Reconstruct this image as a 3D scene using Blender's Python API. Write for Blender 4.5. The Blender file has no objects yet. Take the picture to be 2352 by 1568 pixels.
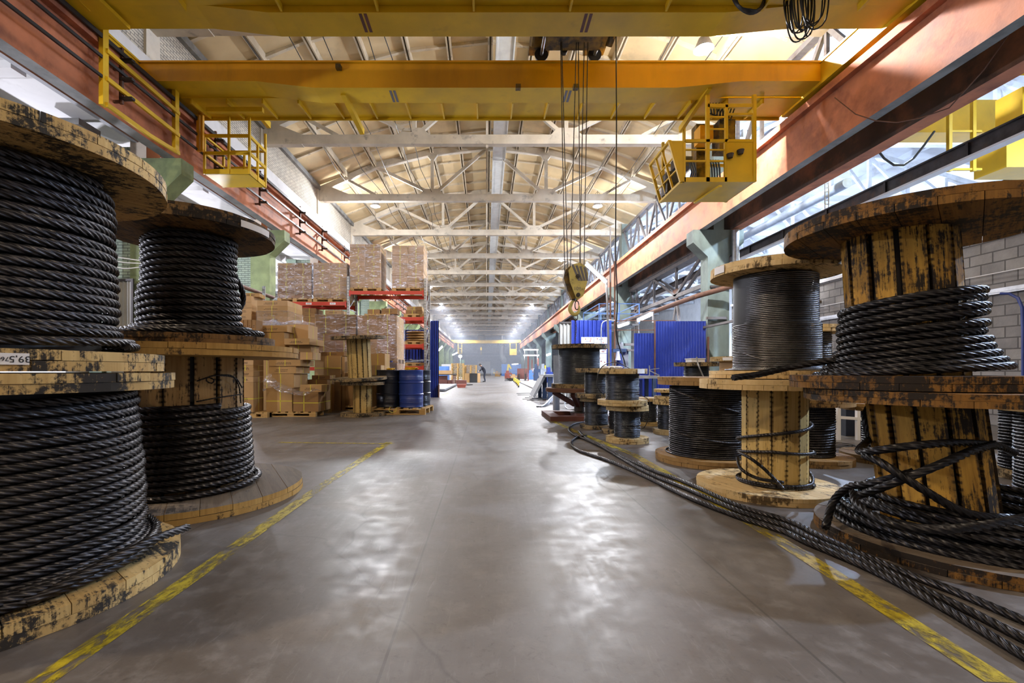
import bpy, math, random
import numpy as np
from mathutils import Vector, Matrix
PI = math.pi
R = random.Random(7)
FPX, CX, HY, EYE = 1045.0, 1117.0, 852.0, 1.0      # 16 mm lens on a 36 mm sensor, 2352 px wide
def P(px, py, D): return Vector(((px-CX)*D/FPX, D, EYE-(py-HY)*D/FPX))
def PX(px, D): return (px-CX)*D/FPX
def PZ(py, D): return EYE-(py-HY)*D/FPX
def G(px, py, z=0.0):
    D = (EYE-z)*FPX/(py-HY); return Vector(((px-CX)*D/FPX, D, z))
SC = bpy.context.scene
COL = SC.collection
ORD = ['first','second','third','fourth','fifth','sixth','seventh','eighth','ninth','tenth','eleventh','twelfth','thirteenth',
       'fourteenth','fifteenth','sixteenth','seventeenth','eighteenth','nineteenth','twentieth']
# ------------------------------------------------------------------ mesh builder
class MB:
    def __init__(s): s.v = []; s.f = []; s.g = {}; s.m = []
    def add(s, verts, faces, guv=None, mi=0):
        o = len(s.v); s.v.extend([tuple(p) for p in verts])
        s.f.extend([tuple(i+o for i in f) for f in faces]); s.m.extend([mi]*len(faces))
        if guv is not None:
            for i, g in enumerate(guv): s.g[o+i] = g
        return s
    def box(s, x0, x1, y0, y1, z0, z1, mi=0, bot=None):
        v = [(x0,y0,z0),(x1,y0,z0),(x1,y1,z0),(x0,y1,z0),(x0,y0,z1),(x1,y0,z1),(x1,y1,z1),(x0,y1,z1)]
        s.add(v, [(3,2,1,0),(4,5,6,7),(0,1,5,4),(1,2,6,5),(2,3,7,6),(3,0,4,7)], None, mi)
        if bot is not None: s.m[-6] = bot
        return s
    def obox(s, c, size, rz=0.0, rx=0.0, ry=0.0, mi=0):
        M = Matrix.Rotation(rz,3,'Z') @ Matrix.Rotation(ry,3,'Y') @ Matrix.Rotation(rx,3,'X')
        c = Vector(c); a, b, d = [q/2 for q in size]
        v = [c + M @ Vector(p) for p in [(-a,-b,-d),(a,-b,-d),(a,b,-d),(-a,b,-d),(-a,-b,d),(a,-b,d),(a,b,d),(-a,b,d)]]
        return s.add(v, [(3,2,1,0),(4,5,6,7),(0,1,5,4),(1,2,6,5),(2,3,7,6),(3,0,4,7)], None, mi)
    def bar(s, p, q, w, h, up=(0,0,1), mi=0):
        p = Vector(p); q = Vector(q); t = (q-p).normalized(); u = Vector(up)
        if abs(t.dot(u)) > .98: u = Vector((0,1,0))
        a = t.cross(u).normalized()*(w/2); b = a.cross(t).normalized()*(h/2)
        v = [p-a-b,p+a-b,p+a+b,p-a+b,q-a-b,q+a-b,q+a+b,q-a+b]
        return s.add(v, [(0,1,2,3),(7,6,5,4),(0,4,5,1),(1,5,6,2),(2,6,7,3),(3,7,4,0)], None, mi)
    def tube(s, pts, r, n=8, closed=False, mi=0):
        pts = [Vector(p) for p in pts]; N = len(pts); rs = r if isinstance(r, (list, tuple)) else [r]*N
        vs = []; nrm = None
        for i in range(N):
            if closed: t = pts[(i+1) % N]-pts[i-1]
            else: t = pts[min(i+1,N-1)]-pts[max(i-1,0)]
            t = t.normalized() if t.length > 1e-9 else Vector((0,0,1))
            if nrm is None:
                nrm = t.cross(Vector((0,0,1)))
                if nrm.length < .1: nrm = t.cross(Vector((1,0,0)))
            nrm = (nrm - t*nrm.dot(t)).normalized(); b = t.cross(nrm)
            for k in range(n):
                a = 2*PI*k/n; vs.append(pts[i] + (nrm*math.cos(a)+b*math.sin(a))*rs[i])
        fs = []
        for i in range(N if closed else N-1):
            j = (i+1) % N
            for k in range(n): fs.append((i*n+k, i*n+(k+1)%n, j*n+(k+1)%n, j*n+k))
        if not closed:
            fs.append(tuple(range(n-1,-1,-1))); fs.append(tuple((N-1)*n+k for k in range(n)))
        return s.add(vs, fs, None, mi)
    def cyl(s, p, q, r, n=16, r1=None, mi=0):
        return s.tube([p, q], [r, r if r1 is None else r1], n, mi=mi)
    def lathe(s, prof, n=24, c=(0,0,0), mi=0):
        vs = []; c = Vector(c); m = len(prof)
        for k in range(n):
            a = 2*PI*k/n
            for r, z in prof: vs.append((c.x+r*math.cos(a), c.y+r*math.sin(a), c.z+z))
        fs = []
        for k in range(n):
            k2 = (k+1) % n
            for i in range(m-1):
                if prof[i][0] < 1e-6 and prof[i+1][0] < 1e-6: continue
                fs.append((k*m+i, k2*m+i, k2*m+i+1, k*m+i+1))
        return s.add(vs, fs, None, mi)
    def prism(s, poly, z0, z1, guv=None, mi=0):
        n = len(poly); v = [(x,y,z0) for x,y in poly]+[(x,y,z1) for x,y in poly]
        f = [tuple(range(n-1,-1,-1)), tuple(range(n,2*n))]+[(i,(i+1)%n,n+(i+1)%n,n+i) for i in range(n)]
        return s.add(v, f, None if guv is None else guv+guv, mi)
    def prismY(s, poly, y0, y1, mi=0):           # polygon in (x,z), extruded along y
        n = len(poly); v = [(x,y0,z) for x,z in poly]+[(x,y1,z) for x,z in poly]
        f = [tuple(range(n)), tuple(range(2*n-1,n-1,-1))]+[(i,n+i,n+(i+1)%n,(i+1)%n) for i in range(n)]
        return s.add(v, f, None, mi)
    def prismX(s, poly, x0, x1, mi=0):           # polygon in (y,z), extruded along x
        n = len(poly); v = [(x0,y,z) for y,z in poly]+[(x1,y,z) for y,z in poly]
        f = [tuple(range(n-1,-1,-1)), tuple(range(n,2*n))]+[(i,(i+1)%n,n+(i+1)%n,n+i) for i in range(n)]
        return s.add(v, f, None, mi)
    def mesh(s, name, mats, off=(0,0,0), smooth=None):
        me = bpy.data.meshes.new(name)
        o = Vector(off)
        me.from_pydata([(p[0]-o.x,p[1]-o.y,p[2]-o.z) for p in s.v], [], s.f)
        for m in (mats if isinstance(mats,(list,tuple)) else [mats]): me.materials.append(m)
        if any(s.m): me.polygons.foreach_set('material_index', s.m)
        if s.g:
            at = me.attributes.new('guv','FLOAT_VECTOR','POINT')
            arr = np.zeros((len(s.v),3), np.float32)
            for i, g in s.g.items(): arr[i] = g
            at.data.foreach_set('vector', arr.ravel())
        if smooth:
            me.polygons.foreach_set('use_smooth',[True]*len(me.polygons))
            me.set_sharp_from_angle(angle=math.radians(smooth))
        me.update(); return me
    def centre(s):
        a = np.array(s.v); lo = a.min(0); hi = a.max(0)
        return Vector(((lo[0]+hi[0])/2,(lo[1]+hi[1])/2,lo[2]))
def link(name, me, parent=None, loc=None):
    o = bpy.data.objects.new(name, me); COL.objects.link(o)
    if parent is not None: o.parent = parent
    if loc is not None: o.location = loc
    return o
ORG = {}
def thing(name, label, cat, loc=(0,0,0), rot=(0,0,0), group=None):
    o = bpy.data.objects.new(name, None); COL.objects.link(o); o.empty_display_size = .2
    o.location = loc; o.rotation_euler = rot; o['label'] = label; o['category'] = cat
    if group: o['group'] = group
    ORG[o.name] = Vector(loc)
    return o
def part(mb, name, mat, parent, smooth=None, local=False, label=None):
    r = parent
    while r.parent is not None: r = r.parent
    off = (0,0,0) if local else ORG[r.name]
    o = link(name, mb.mesh(name, mat, off, smooth), parent)
    if label: o['label'] = label
    return o
def solo(mb, name, mat, label, cat, group=None, smooth=None):
    c = mb.centre(); o = link(name, mb.mesh(name, mat, c, smooth), None, c)
    o['label'] = label; o['category'] = cat
    if group: o['group'] = group
    ORG[o.name] = c
    return o
def struct(mb, name, mat, smooth=None):
    o = link(name, mb.mesh(name, mat, (0,0,0), smooth)); o['kind'] = 'structure'; return o
def copy_tree(o, loc, label=None, group=None, rot=None, parent=None):
    c = o.copy(); COL.objects.link(c)
    if parent is not None: c.parent = parent
    else:
        c.location = loc
        if rot is not None: c.rotation_euler = rot
        if label: c['label'] = label
        if group: c['group'] = group
        ORG[c.name] = Vector(loc)
    for ch in [x for x in KIDS.get(o.name, o.children)]: copy_tree(ch, None, parent=c)
    return c
KIDS = {}
def text_mesh(s, size, extrude=.001, align='CENTER'):
    cu = bpy.data.curves.new('txt','FONT'); cu.body = s; cu.size = size; cu.extrude = extrude; cu.align_x = align; cu.align_y = 'CENTER'
    o = bpy.data.objects.new('txt', cu); COL.objects.link(o)
    bpy.context.view_layer.update()
    me = bpy.data.meshes.new_from_object(o.evaluated_get(bpy.context.evaluated_depsgraph_get()))
    bpy.data.objects.remove(o); bpy.data.curves.remove(cu)
    return me
def text_part(s, size, mat, parent, M, name='lettering'):
    me = text_mesh(s, size); me.materials.clear(); me.materials.append(mat); me.transform(M)
    o = link(name, me, parent); return o
# ------------------------------------------------------------------ ropes
def rope_arrays(path, nrm, r, lay, lobes=6, k=3, depth=.60, s0=0.0):
    path = np.asarray(path, float); nrm = np.asarray(nrm, float)
    t = np.gradient(path, axis=0); t /= np.linalg.norm(t, axis=1)[:,None]
    nrm = nrm - t*(nrm*t).sum(1)[:,None]; nrm /= np.linalg.norm(nrm, axis=1)[:,None]
    b = np.cross(t, nrm)
    d = np.r_[0, np.cumsum(np.linalg.norm(np.diff(path, axis=0), axis=1))]+s0
    n = lobes*k; th = np.arange(n)*2*PI/n
    ph = (th*lobes/(2*PI)) % 1.0
    rr = r*(depth+(1-depth)*np.sqrt(np.clip(np.sin(PI*ph),0,1)))
    ang = th[None,:]+(2*PI*d/lay)[:,None]
    v = path[:,None,:]+(nrm[:,None,:]*np.cos(ang)[:,:,None]+b[:,None,:]*np.sin(ang)[:,:,None])*rr[None,:,None]
    N = len(path); i = np.arange(N-1)[:,None]*n; kk = np.arange(n)[None,:]; k2 = (kk+1) % n
    f = np.stack([i+kk, i+k2, i+n+k2, i+n+kk], -1).reshape(-1,4)
    return v.reshape(-1,3), f, n
def np_mesh(name, chunks, mat, caps=True):
    vs=[]; fs=[]; off=0; cap=[]
    for v,f,n in chunks:
        vs.append(v); fs.append(f+off); cap += [tuple(off+n-1-q for q in range(n)), tuple(off+len(v)-n+q for q in range(n))]; off += len(v)
    v = np.concatenate(vs).astype(np.float32); f = np.concatenate(fs)
    nf = len(f); loops = f.ravel().tolist(); starts = list(range(0,nf*4,4)); tot = [4]*nf
    for c in cap: starts.append(len(loops)); tot.append(len(c)); loops += list(c)
    me = bpy.data.meshes.new(name); me.vertices.add(len(v)); me.vertices.foreach_set('co', v.ravel())
    me.loops.add(len(loops)); me.loops.foreach_set('vertex_index', loops)
    me.polygons.add(len(starts)); me.polygons.foreach_set('loop_start', starts); me.polygons.foreach_set('loop_total', tot)
    sm = np.ones(len(starts), bool); sm[nf:] = False
    me.polygons.foreach_set('use_smooth', sm)
    me.materials.append(mat); me.update(calc_edges=True); me.validate(); return me
def smooth_path(pts, step):
    p = np.asarray([tuple(q) for q in pts], float); n = len(p)
    ext = np.vstack([2*p[0]-p[1], p, 2*p[-1]-p[-2]]); out = []
    for i in range(n-1):
        a,b,c,d = ext[i:i+4]; m = max(2,int(np.linalg.norm(c-b)/step)); t = np.linspace(0,1,m,endpoint=False)[:,None]
        out.append(.5*((2*b)+(-a+c)*t+(2*a-5*b+4*c-d)*t**2+(-a+3*b-3*c+d)*t**3))
    out.append(p[-1:]); return np.vstack(out)
def frames(path):
    t = np.gradient(path, axis=0); t /= np.linalg.norm(t,axis=1)[:,None]; N = np.zeros_like(path)
    n = np.cross(t[0],(0,0,1.0)); n = n if np.linalg.norm(n) > .1 else np.cross(t[0],(1.0,0,0))
    for i in range(len(path)):
        n = n-t[i]*np.dot(n,t[i]); n /= np.linalg.norm(n); N[i] = n
    return N
def free_rope(pts, r, lay=None, step=None, k=3):
    lay = lay or r*13; step = step or lay/11
    p = smooth_path(pts, step); return rope_arrays(p, frames(p), r, lay, k=k)
def winding(prof, r, lay, phase=0, wob=.004, step=None, k=3, seed=1, cxy=None, tilt=0.0, tdir=.6):
    """prof: list of (turn number, radius, z) control points -> helix about the local z axis"""
    prof = np.array(prof, float); tt = prof[:,0]
    rm = prof[:,1].mean(); step = step or lay/10
    N = int((tt[-1]-tt[0])*2*PI*rm/step)+2
    u = np.linspace(tt[0],tt[-1],N); rad = np.interp(u,tt,prof[:,1]); z = np.interp(u,tt,prof[:,2])
    rg = np.random.RandomState(seed); a = 2*PI*u+phase
    nz = np.interp(u, np.arange(tt[0]-1,tt[-1]+2,.37), rg.randn(len(np.arange(tt[0]-1,tt[-1]+2,.37))))
    nz2 = np.interp(u, np.arange(tt[0]-1,tt[-1]+2,.31), rg.randn(len(np.arange(tt[0]-1,tt[-1]+2,.31))))
    rad = rad+wob*.6*nz; z = z+wob*.5*nz2+tilt*np.cos(a-tdir)
    c, s = np.cos(a), np.sin(a); x0 = y0 = 0
    p = np.stack([rad*c, rad*s, z],1)
    n = np.stack([c, s, 0*c],1)
    return rope_arrays(p, n, r, lay, k=k)
# ------------------------------------------------------------------ materials
def newmat(name):
    m = bpy.data.materials.new(name); m.use_nodes = True; nt = m.node_tree; nt.nodes.clear()
    out = nt.nodes.new('ShaderNodeOutputMaterial'); bs = nt.nodes.new('ShaderNodeBsdfPrincipled')
    nt.links.new(bs.outputs[0], out.inputs[0]); return m, nt, bs, out
def N(nt, t, **kw):
    n = nt.nodes.new(t)
    for k, v in kw.items():
        if k.startswith('i_'): n.inputs[int(k[2:])].default_value = v
        else: setattr(n, k, v)
    return n
def mixc(nt, fac, a, b, mode='MIX'):
    n = N(nt,'ShaderNodeMix', data_type='RGBA', blend_type=mode)
    for sock, v in ((n.inputs[0],fac),(n.inputs[6],a),(n.inputs[7],b)):
        if hasattr(v,'is_output'): nt.links.new(v, sock)
        else: sock.default_value = v if not isinstance(v,tuple) else (tuple(v)+(1,) if len(v)==3 else v)
    return n.outputs[2]
def math_(nt, op, a, b=0.0, c=None):
    n = N(nt,'ShaderNodeMath', operation=op)
    for i, v in enumerate((a,b) if c is None else (a,b,c)):
        if hasattr(v,'is_output'): nt.links.new(v, n.inputs[i])
        else: n.inputs[i].default_value = v
    return n.outputs[0]
def ramp(nt, fac, lo, hi):
    n = N(nt,'ShaderNodeMapRange', clamp=True); nt.links.new(fac, n.inputs[0]); n.inputs[1].default_value = lo; n.inputs[2].default_value = hi
    return n.outputs[0]
def coords(nt, scale=(1,1,1), kind='Object', rand=True, attr=None):
    mp = N(nt,'ShaderNodeMapping'); mp.inputs[3].default_value = scale
    if attr:
        src = N(nt,'ShaderNodeAttribute', attribute_name=attr).outputs['Vector']
    else: src = N(nt,'ShaderNodeTexCoord').outputs[kind]
    nt.links.new(src, mp.inputs[0])
    if rand:
        oi = N(nt,'ShaderNodeObjectInfo'); v = N(nt,'ShaderNodeVectorMath', operation='SCALE'); v.inputs[0].default_value = (37.,19.,53.)
        nt.links.new(oi.outputs['Random'], v.inputs[3]); nt.links.new(v.outputs[0], mp.inputs[1])
    return mp.outputs[0]
def noise(nt, vec, scale, detail=4, rough=.55, dist=0):
    n = N(nt,'ShaderNodeTexNoise'); nt.links.new(vec, n.inputs['Vector']); n.inputs['Scale'].default_value = scale
    n.inputs['Detail'].default_value = detail; n.inputs['Roughness'].default_value = rough; n.inputs['Distortion'].default_value = dist
    return n.outputs[0]
def bump(nt, bs, h, strength=.3, dist=.01):
    b = N(nt,'ShaderNodeBump'); b.inputs['Strength'].default_value = strength; b.inputs['Distance'].default_value = dist
    nt.links.new(h, b.inputs['Height']); nt.links.new(b.outputs[0], bs.inputs['Normal'])
def plain(name, col, rough=.6, metal=0.0, var=.15, vs=3, dirt=None, ds=2.5, dr=(.5,.75), bmp=0, bs_=40, spec=.5, rvar=.1, stretch=(1,1,1), rand=True):
    m, nt, bs, out = newmat(name)
    v = coords(nt, stretch, rand=rand); n1 = noise(nt, v, vs, 5)
    dk = tuple(c*(1-var*1.6) for c in col); lt = tuple(min(1,c*(1+var)) for c in col)
    c = mixc(nt, ramp(nt,n1,.3,.7), dk, lt)
    if dirt:
        n2 = noise(nt, v, ds, 7, .65); c = mixc(nt, ramp(nt,n2,*dr), c, dirt)
    nt.links.new(c, bs.inputs['Base Color']); bs.inputs['Metallic'].default_value = metal
    nt.links.new(math_(nt,'ADD',math_(nt,'MULTIPLY',n1,rvar*2),rough-rvar), bs.inputs['Roughness'])
    bs.inputs['Specular IOR Level'].default_value = spec
    if bmp: bump(nt, bs, noise(nt,v,bs_,3), bmp)
    return m
def emit(name, col, s):
    m = bpy.data.materials.new(name); m.use_nodes = True; nt = m.node_tree; nt.nodes.clear()
    out = nt.nodes.new('ShaderNodeOutputMaterial'); e = nt.nodes.new('ShaderNodeEmission'); e.inputs[0].default_value = col+(1,); e.inputs[1].default_value = s
    nt.links.new(e.outputs[0], out.inputs[0]); return m
def wood(name, pale, mid, dark, mould=.3, mscale=9, grain=1.0, nails=False, rough=.75, edge=None):
    """planks: guv = (along, across, -1..1 position across the board)"""
    m, nt, bs, out = newmat(name)
    g = N(nt,'ShaderNodeAttribute', attribute_name='guv'); sep = N(nt,'ShaderNodeSeparateXYZ'); nt.links.new(g.outputs['Vector'], sep.inputs[0])
    geo = N(nt,'ShaderNodeNewGeometry'); isl = geo.outputs['Random Per Island']
    cmb = N(nt,'ShaderNodeCombineXYZ'); nt.links.new(math_(nt,'MULTIPLY',sep.outputs[0],2.2), cmb.inputs[0]); nt.links.new(math_(nt,'MULTIPLY',sep.outputs[1],34.*grain), cmb.inputs[1])
    nt.links.new(math_(nt,'MULTIPLY',isl,61.), cmb.inputs[2])
    gr = noise(nt, cmb.outputs[0], 1.0, 5, .6, .6)
    c = mixc(nt, ramp(nt,gr,.32,.72), pale, mid)
    c = mixc(nt, math_(nt,'MULTIPLY',isl,.55), c, mixc(nt,1.0,c,(.72,.62,.5),'MULTIPLY'))
    oc = coords(nt); st = noise(nt, oc, mscale*2.4, 10, .78, .3); st2 = noise(nt, oc, mscale*.35, 4, .6)
    cm2 = N(nt,'ShaderNodeCombineXYZ'); nt.links.new(math_(nt,'MULTIPLY',sep.outputs[0],5.), cm2.inputs[0]); nt.links.new(math_(nt,'MULTIPLY',sep.outputs[1],60.), cm2.inputs[1]); nt.links.new(math_(nt,'MULTIPLY',isl,31.), cm2.inputs[2])
    st = math_(nt,'ADD',math_(nt,'MULTIPLY',st,.40 if nails else .62),math_(nt,'MULTIPLY',noise(nt,cm2.outputs[0],1.0,6,.7),.60 if nails else .38))
    fac = ramp(nt, math_(nt,'ADD',st,math_(nt,'MULTIPLY',math_(nt,'SUBTRACT',st2,.5),.55)), .625-mould*.26, .685-mould*.24)
    c = mixc(nt, fac, c, dark)
    if nails:
        e = ramp(nt, math_(nt,'ABSOLUTE',sep.outputs[2]), .70, .9)
        per = math_(nt,'FRACT',math_(nt,'MULTIPLY',sep.outputs[0],26.)); dot = ramp(nt, math_(nt,'ABSOLUTE',math_(nt,'SUBTRACT',per,.5)), .30, .12)
        wn = noise(nt, oc, 30, 2); dot = math_(nt,'MULTIPLY',dot,ramp(nt,wn,.35,.5))
        c = mixc(nt, math_(nt,'MULTIPLY',math_(nt,'MULTIPLY',e,dot),.9), c, (.03,.018,.01))
        st3 = ramp(nt, math_(nt,'ADD',gr,math_(nt,'MULTIPLY',e,.22)), .60, .85)
        c = mixc(nt, math_(nt,'MULTIPLY',st3,.75), c, dark)
    nt.links.new(c, bs.inputs['Base Color']); bs.inputs['Roughness'].default_value = rough
    bs.inputs['Specular IOR Level'].default_value = .3
    bump(nt, bs, gr, .35, .004)
    return m
def brickmat(name, c1, c2, mortar, bw, bh, mort=.012, plane='YZ', dirt=None, rough=.85, bmp=.5, ms=.1):
    m, nt, bs, out = newmat(name)
    tc = N(nt,'ShaderNodeTexCoord'); sep = N(nt,'ShaderNodeSeparateXYZ'); nt.links.new(tc.outputs['Object'], sep.inputs[0])
    cmb = N(nt,'ShaderNodeCombineXYZ'); ax = {'X':0,'Y':1,'Z':2}
    nt.links.new(sep.outputs[ax[plane[0]]], cmb.inputs[0]); nt.links.new(sep.outputs[ax[plane[1]]], cmb.inputs[1])
    b = N(nt,'ShaderNodeTexBrick'); nt.links.new(cmb.outputs[0], b.inputs['Vector'])
    b.inputs['Color1'].default_value = c1+(1,); b.inputs['Color2'].default_value = c2+(1,); b.inputs['Mortar'].default_value = mortar+(1,)
    b.inputs['Scale'].default_value = 1; b.inputs['Mortar Size'].default_value = mort; b.inputs['Mortar Smooth'].default_value = ms
    b.inputs['Brick Width'].default_value = bw; b.inputs['Row Height'].default_value = bh
    c = b.outputs[0]; n = noise(nt, tc.outputs['Object'], 3, 6, .6)
    c = mixc(nt, ramp(nt,n,.35,.7), c, mixc(nt,1.0,c,(.72,.72,.74),'MULTIPLY'))
    if dirt: c = mixc(nt, ramp(nt,noise(nt,tc.outputs['Object'],1.3,6,.65),.52,.7), c, dirt)
    nt.links.new(c, bs.inputs['Base Color']); bs.inputs['Roughness'].default_value = rough
    h = math_(nt,'ADD',math_(nt,'MULTIPLY',b.outputs[1],-1.0),math_(nt,'MULTIPLY',noise(nt,tc.outputs['Object'],25,4),.35))
    bump(nt, bs, h, bmp, .02)
    return m
# ---- library
def floor_mat():
    m, nt, bs, out = newmat('polished_concrete')
    oc = N(nt,'ShaderNodeTexCoord').outputs['Object']
    big = noise(nt, oc, .42, 6, .60, .6); fine = noise(nt, oc, 7, 8, .7)
    mp = N(nt,'ShaderNodeMapping'); mp.inputs[3].default_value = (2.6,.16,1); nt.links.new(oc, mp.inputs[0]); streak = noise(nt, mp.outputs[0], 1.6, 6, .65, .3)
    c = mixc(nt, ramp(nt,big,.3,.7), (.075,.058,.043), (.172,.163,.164))  # brown and lavender noise puts shaded and lit floor zones into the colour
    c = mixc(nt, math_(nt,'MULTIPLY',ramp(nt,streak,.5,.72),.55), c, (.075,.064,.056))
    c = mixc(nt, math_(nt,'MULTIPLY',ramp(nt,fine,.50,.8),.6), c, (.25,.235,.225))
    ff = noise(nt, oc, 26, 8, .75, .6); c = mixc(nt, math_(nt,'MULTIPLY',ramp(nt,ff,.56,.70),.55), c, (.05,.043,.038))
    mp3 = N(nt,'ShaderNodeMapping'); mp3.inputs[3].default_value = (9,1.1,1); mp3.inputs[2].default_value=(0,0,.35); nt.links.new(oc, mp3.inputs[0]); sc3 = noise(nt, mp3.outputs[0], 3.0, 8, .72, 1.0)
    c = mixc(nt, math_(nt,'MULTIPLY',ramp(nt,sc3,.58,.74),.5), c, (.26,.25,.245))
    b = N(nt,'ShaderNodeTexBrick'); mp2 = N(nt,'ShaderNodeMapping'); mp2.inputs[1].default_value=(.35,.1,0); nt.links.new(oc, mp2.inputs[0]); nt.links.new(mp2.outputs[0], b.inputs['Vector'])
    b.offset = 0; b.inputs['Scale'].default_value = 1; b.inputs['Brick Width'].default_value = 1.5; b.inputs['Row Height'].default_value = 6.0
    b.inputs['Mortar Size'].default_value = .006; b.inputs['Mortar Smooth'].default_value = .2
    c = mixc(nt, math_(nt,'MULTIPLY',b.outputs[1],.55), c, (.05,.045,.04))
    vor = N(nt,'ShaderNodeTexVoronoi', feature='DISTANCE_TO_EDGE'); vor.inputs['Scale'].default_value = .45
    wv = N(nt,'ShaderNodeVectorMath', operation='ADD'); sc = N(nt,'ShaderNodeVectorMath', operation='SCALE'); nn = N(nt,'ShaderNodeTexNoise'); nn.inputs['Scale'].default_value = 2.0; nt.links.new(oc, nn.inputs['Vector'])
    nt.links.new(nn.outputs['Color'], sc.inputs[0]); sc.inputs[3].default_value = .5; nt.links.new(oc, wv.inputs[0]); nt.links.new(sc.outputs[0], wv.inputs[1]); nt.links.new(wv.outputs[0], vor.inputs['Vector'])
    c = mixc(nt, math_(nt,'MULTIPLY',ramp(nt,vor.outputs['Distance'],.006,.0),.35), c, (.045,.04,.036))
    nt.links.new(c, bs.inputs['Base Color'])
    rg = math_(nt,'ADD',math_(nt,'MULTIPLY',ramp(nt,fine,.3,.75),.26),math_(nt,'ADD',math_(nt,'MULTIPLY',big,.30),math_(nt,'ADD',math_(nt,'MULTIPLY',sc3,.16),.10)))
    nt.links.new(rg, bs.inputs['Roughness']); bs.inputs['Specular IOR Level'].default_value = .42
    bump(nt, bs, math_(nt,'ADD',noise(nt,oc,5.0,8),math_(nt,'MULTIPLY',fine,.4)), .16, .01)
    return m
M_ = {}
M_['floor'] = floor_mat()
M_['crane'] = plain('crane_yellow', (.72,.46,.012), .45, var=.10, vs=1.4, dirt=(.34,.18,.012), ds=2.2, dr=(.62,.98))
M_['crane_or'] = plain('crane_orange', (.86,.42,.010), .45, var=.14, vs=.8, dirt=(.58,.27,.01), ds=1.2, dr=(.52,.85), stretch=(1,1,.25))
M_['crane_dk'] = plain('crane_grimy', (.20,.12,.015), .6, dirt=(.02,.016,.012), ds=4, dr=(.42,.6))
M_['beam'] = plain('beam_orange', (.47,.165,.075), .75, var=.18, vs=2, dirt=(.17,.05,.028), ds=1.5, dr=(.48,.74), bmp=.2, bs_=18)
M_['beam_dk'] = plain('beam_sooty', (.075,.055,.045), .85, var=.3, vs=1.2, dirt=(.26,.12,.065), ds=.6, dr=(.48,.66))
M_['conc'] = plain('bare_concrete', (.23,.23,.22), .85, var=.2, vs=2, dirt=(.09,.09,.085), ds=1.5, bmp=.2, bs_=15)
M_['roof'] = plain('limewashed_slab', (.66,.51,.29), .85, var=.10, vs=.7, dirt=(.42,.34,.22), ds=.8, dr=(.55,.8))
M_['rib'] = plain('limewashed_rib', (.58,.49,.35), .85, var=.14, vs=1.2, dirt=(.16,.14,.12), ds=2.2, dr=(.56,.74))
M_['truss'] = plain('limewashed_truss', (.62,.56,.46), .8, var=.12, vs=1.5, dirt=(.22,.20,.18), ds=2.0, dr=(.58,.75), bmp=.1, bs_=20)
M_['white'] = plain('white_plaster', (.70,.69,.68), .8, var=.07, vs=1.2, dirt=(.45,.43,.42), ds=1.0, dr=(.58,.8))
M_['baytruss'] = plain('bay_truss_haze_tint', (.68,.70,.73), .8, var=.1, vs=1.2, dirt=(.30,.31,.33), ds=1.0)  # pale blue-white colour stands in for haze over the bay trusses
M_['green'] = plain('green_limewash', (.235,.29,.135), .85, var=.2, vs=2, dirt=(.10,.12,.075), ds=1.4, dr=(.5,.75), bmp=.25, bs_=9)
M_['green2'] = plain('pale_green_limewash', (.24,.32,.25), .85, var=.2, vs=2, dirt=(.11,.14,.12), ds=1.4, dr=(.5,.75), bmp=.25, bs_=9)
M_['colr'] = plain('stained_column', (.165,.20,.175), .85, var=.22, vs=1.6, dirt=(.085,.095,.085), ds=1.3, dr=(.48,.7), bmp=.25, bs_=9, stretch=(1,1,.5))
M_['brick_w'] = brickmat('limewashed_brick', (.66,.60,.47), (.56,.50,.40), (.24,.22,.19), .26, .078, .012, 'YZ')
M_['brick_g'] = brickmat('green_brick', (.33,.40,.30), (.27,.34,.27), (.10,.12,.10), .26, .078, .010, 'XZ')
M_['block'] = brickmat('cinder_block', (.30,.285,.27), (.225,.215,.21), (.10,.095,.09), .40, .20, .012, 'YZ', bmp=.6)
M_['steel'] = plain('dark_steel', (.06,.055,.055), .5, .6, var=.3, vs=4, dirt=(.09,.05,.03), ds=3)
M_['black'] = plain('black_paint', (.012,.012,.013), .5, var=.3)
M_['rubber'] = plain('black_rubber', (.012,.012,.012), .45, var=.2, spec=.4)
M_['galv'] = plain('galvanised', (.42,.43,.45), .42, .75, var=.15, vs=9)
M_['rope'] = plain('oiled_wire', (.062,.059,.062), .36, .78, var=.35, vs=16, rvar=.12)
M_['rope_b'] = plain('greased_wire', (.024,.023,.026), .38, .55, var=.4, vs=14, rvar=.12)
M_['rope_s'] = plain('bright_wire', (.24,.24,.25), .32, .85, var=.25, vs=8, rvar=.08)
M_['wire_b'] = plain('blue_grey_wire', (.10,.11,.13), .36, .8, var=.3, vs=22, stretch=(.3,.3,3))
M_['rust'] = plain('rusty_pipe', (.16,.075,.045), .7, .3, var=.3, vs=3, dirt=(.05,.03,.025), ds=3)
M_['brown'] = plain('brown_primer', (.13,.045,.035), .6, var=.2, vs=2)
M_['latt'] = plain('dusty_steel', (.17,.155,.15), .65, .3, var=.25, vs=2, dirt=(.07,.05,.045), ds=2, dr=(.5,.7))
M_['blue_sheet'] = plain('blue_sheet', (.017,.034,.235), .35, 0, var=.12, vs=2, dirt=(.02,.03,.16), ds=2.2, dr=(.6,.9), spec=.6)
M_['grey_sheet'] = plain('grey_sheet', (.30,.295,.28), .45, var=.1, vs=2)
M_['blue'] = plain('blue_paint', (.018,.045,.26), .35, var=.15, vs=3, spec=.6)
M_['blue_lt'] = plain('light_blue_paint', (.10,.22,.55), .45, var=.15)
M_['blue_dk'] = plain('dark_blue_steel', (.035,.065,.14), .5, var=.25, dirt=(.03,.03,.035), ds=3)
M_['grey'] = plain('grey_paint', (.22,.23,.25), .5, var=.2, vs=3)
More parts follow.
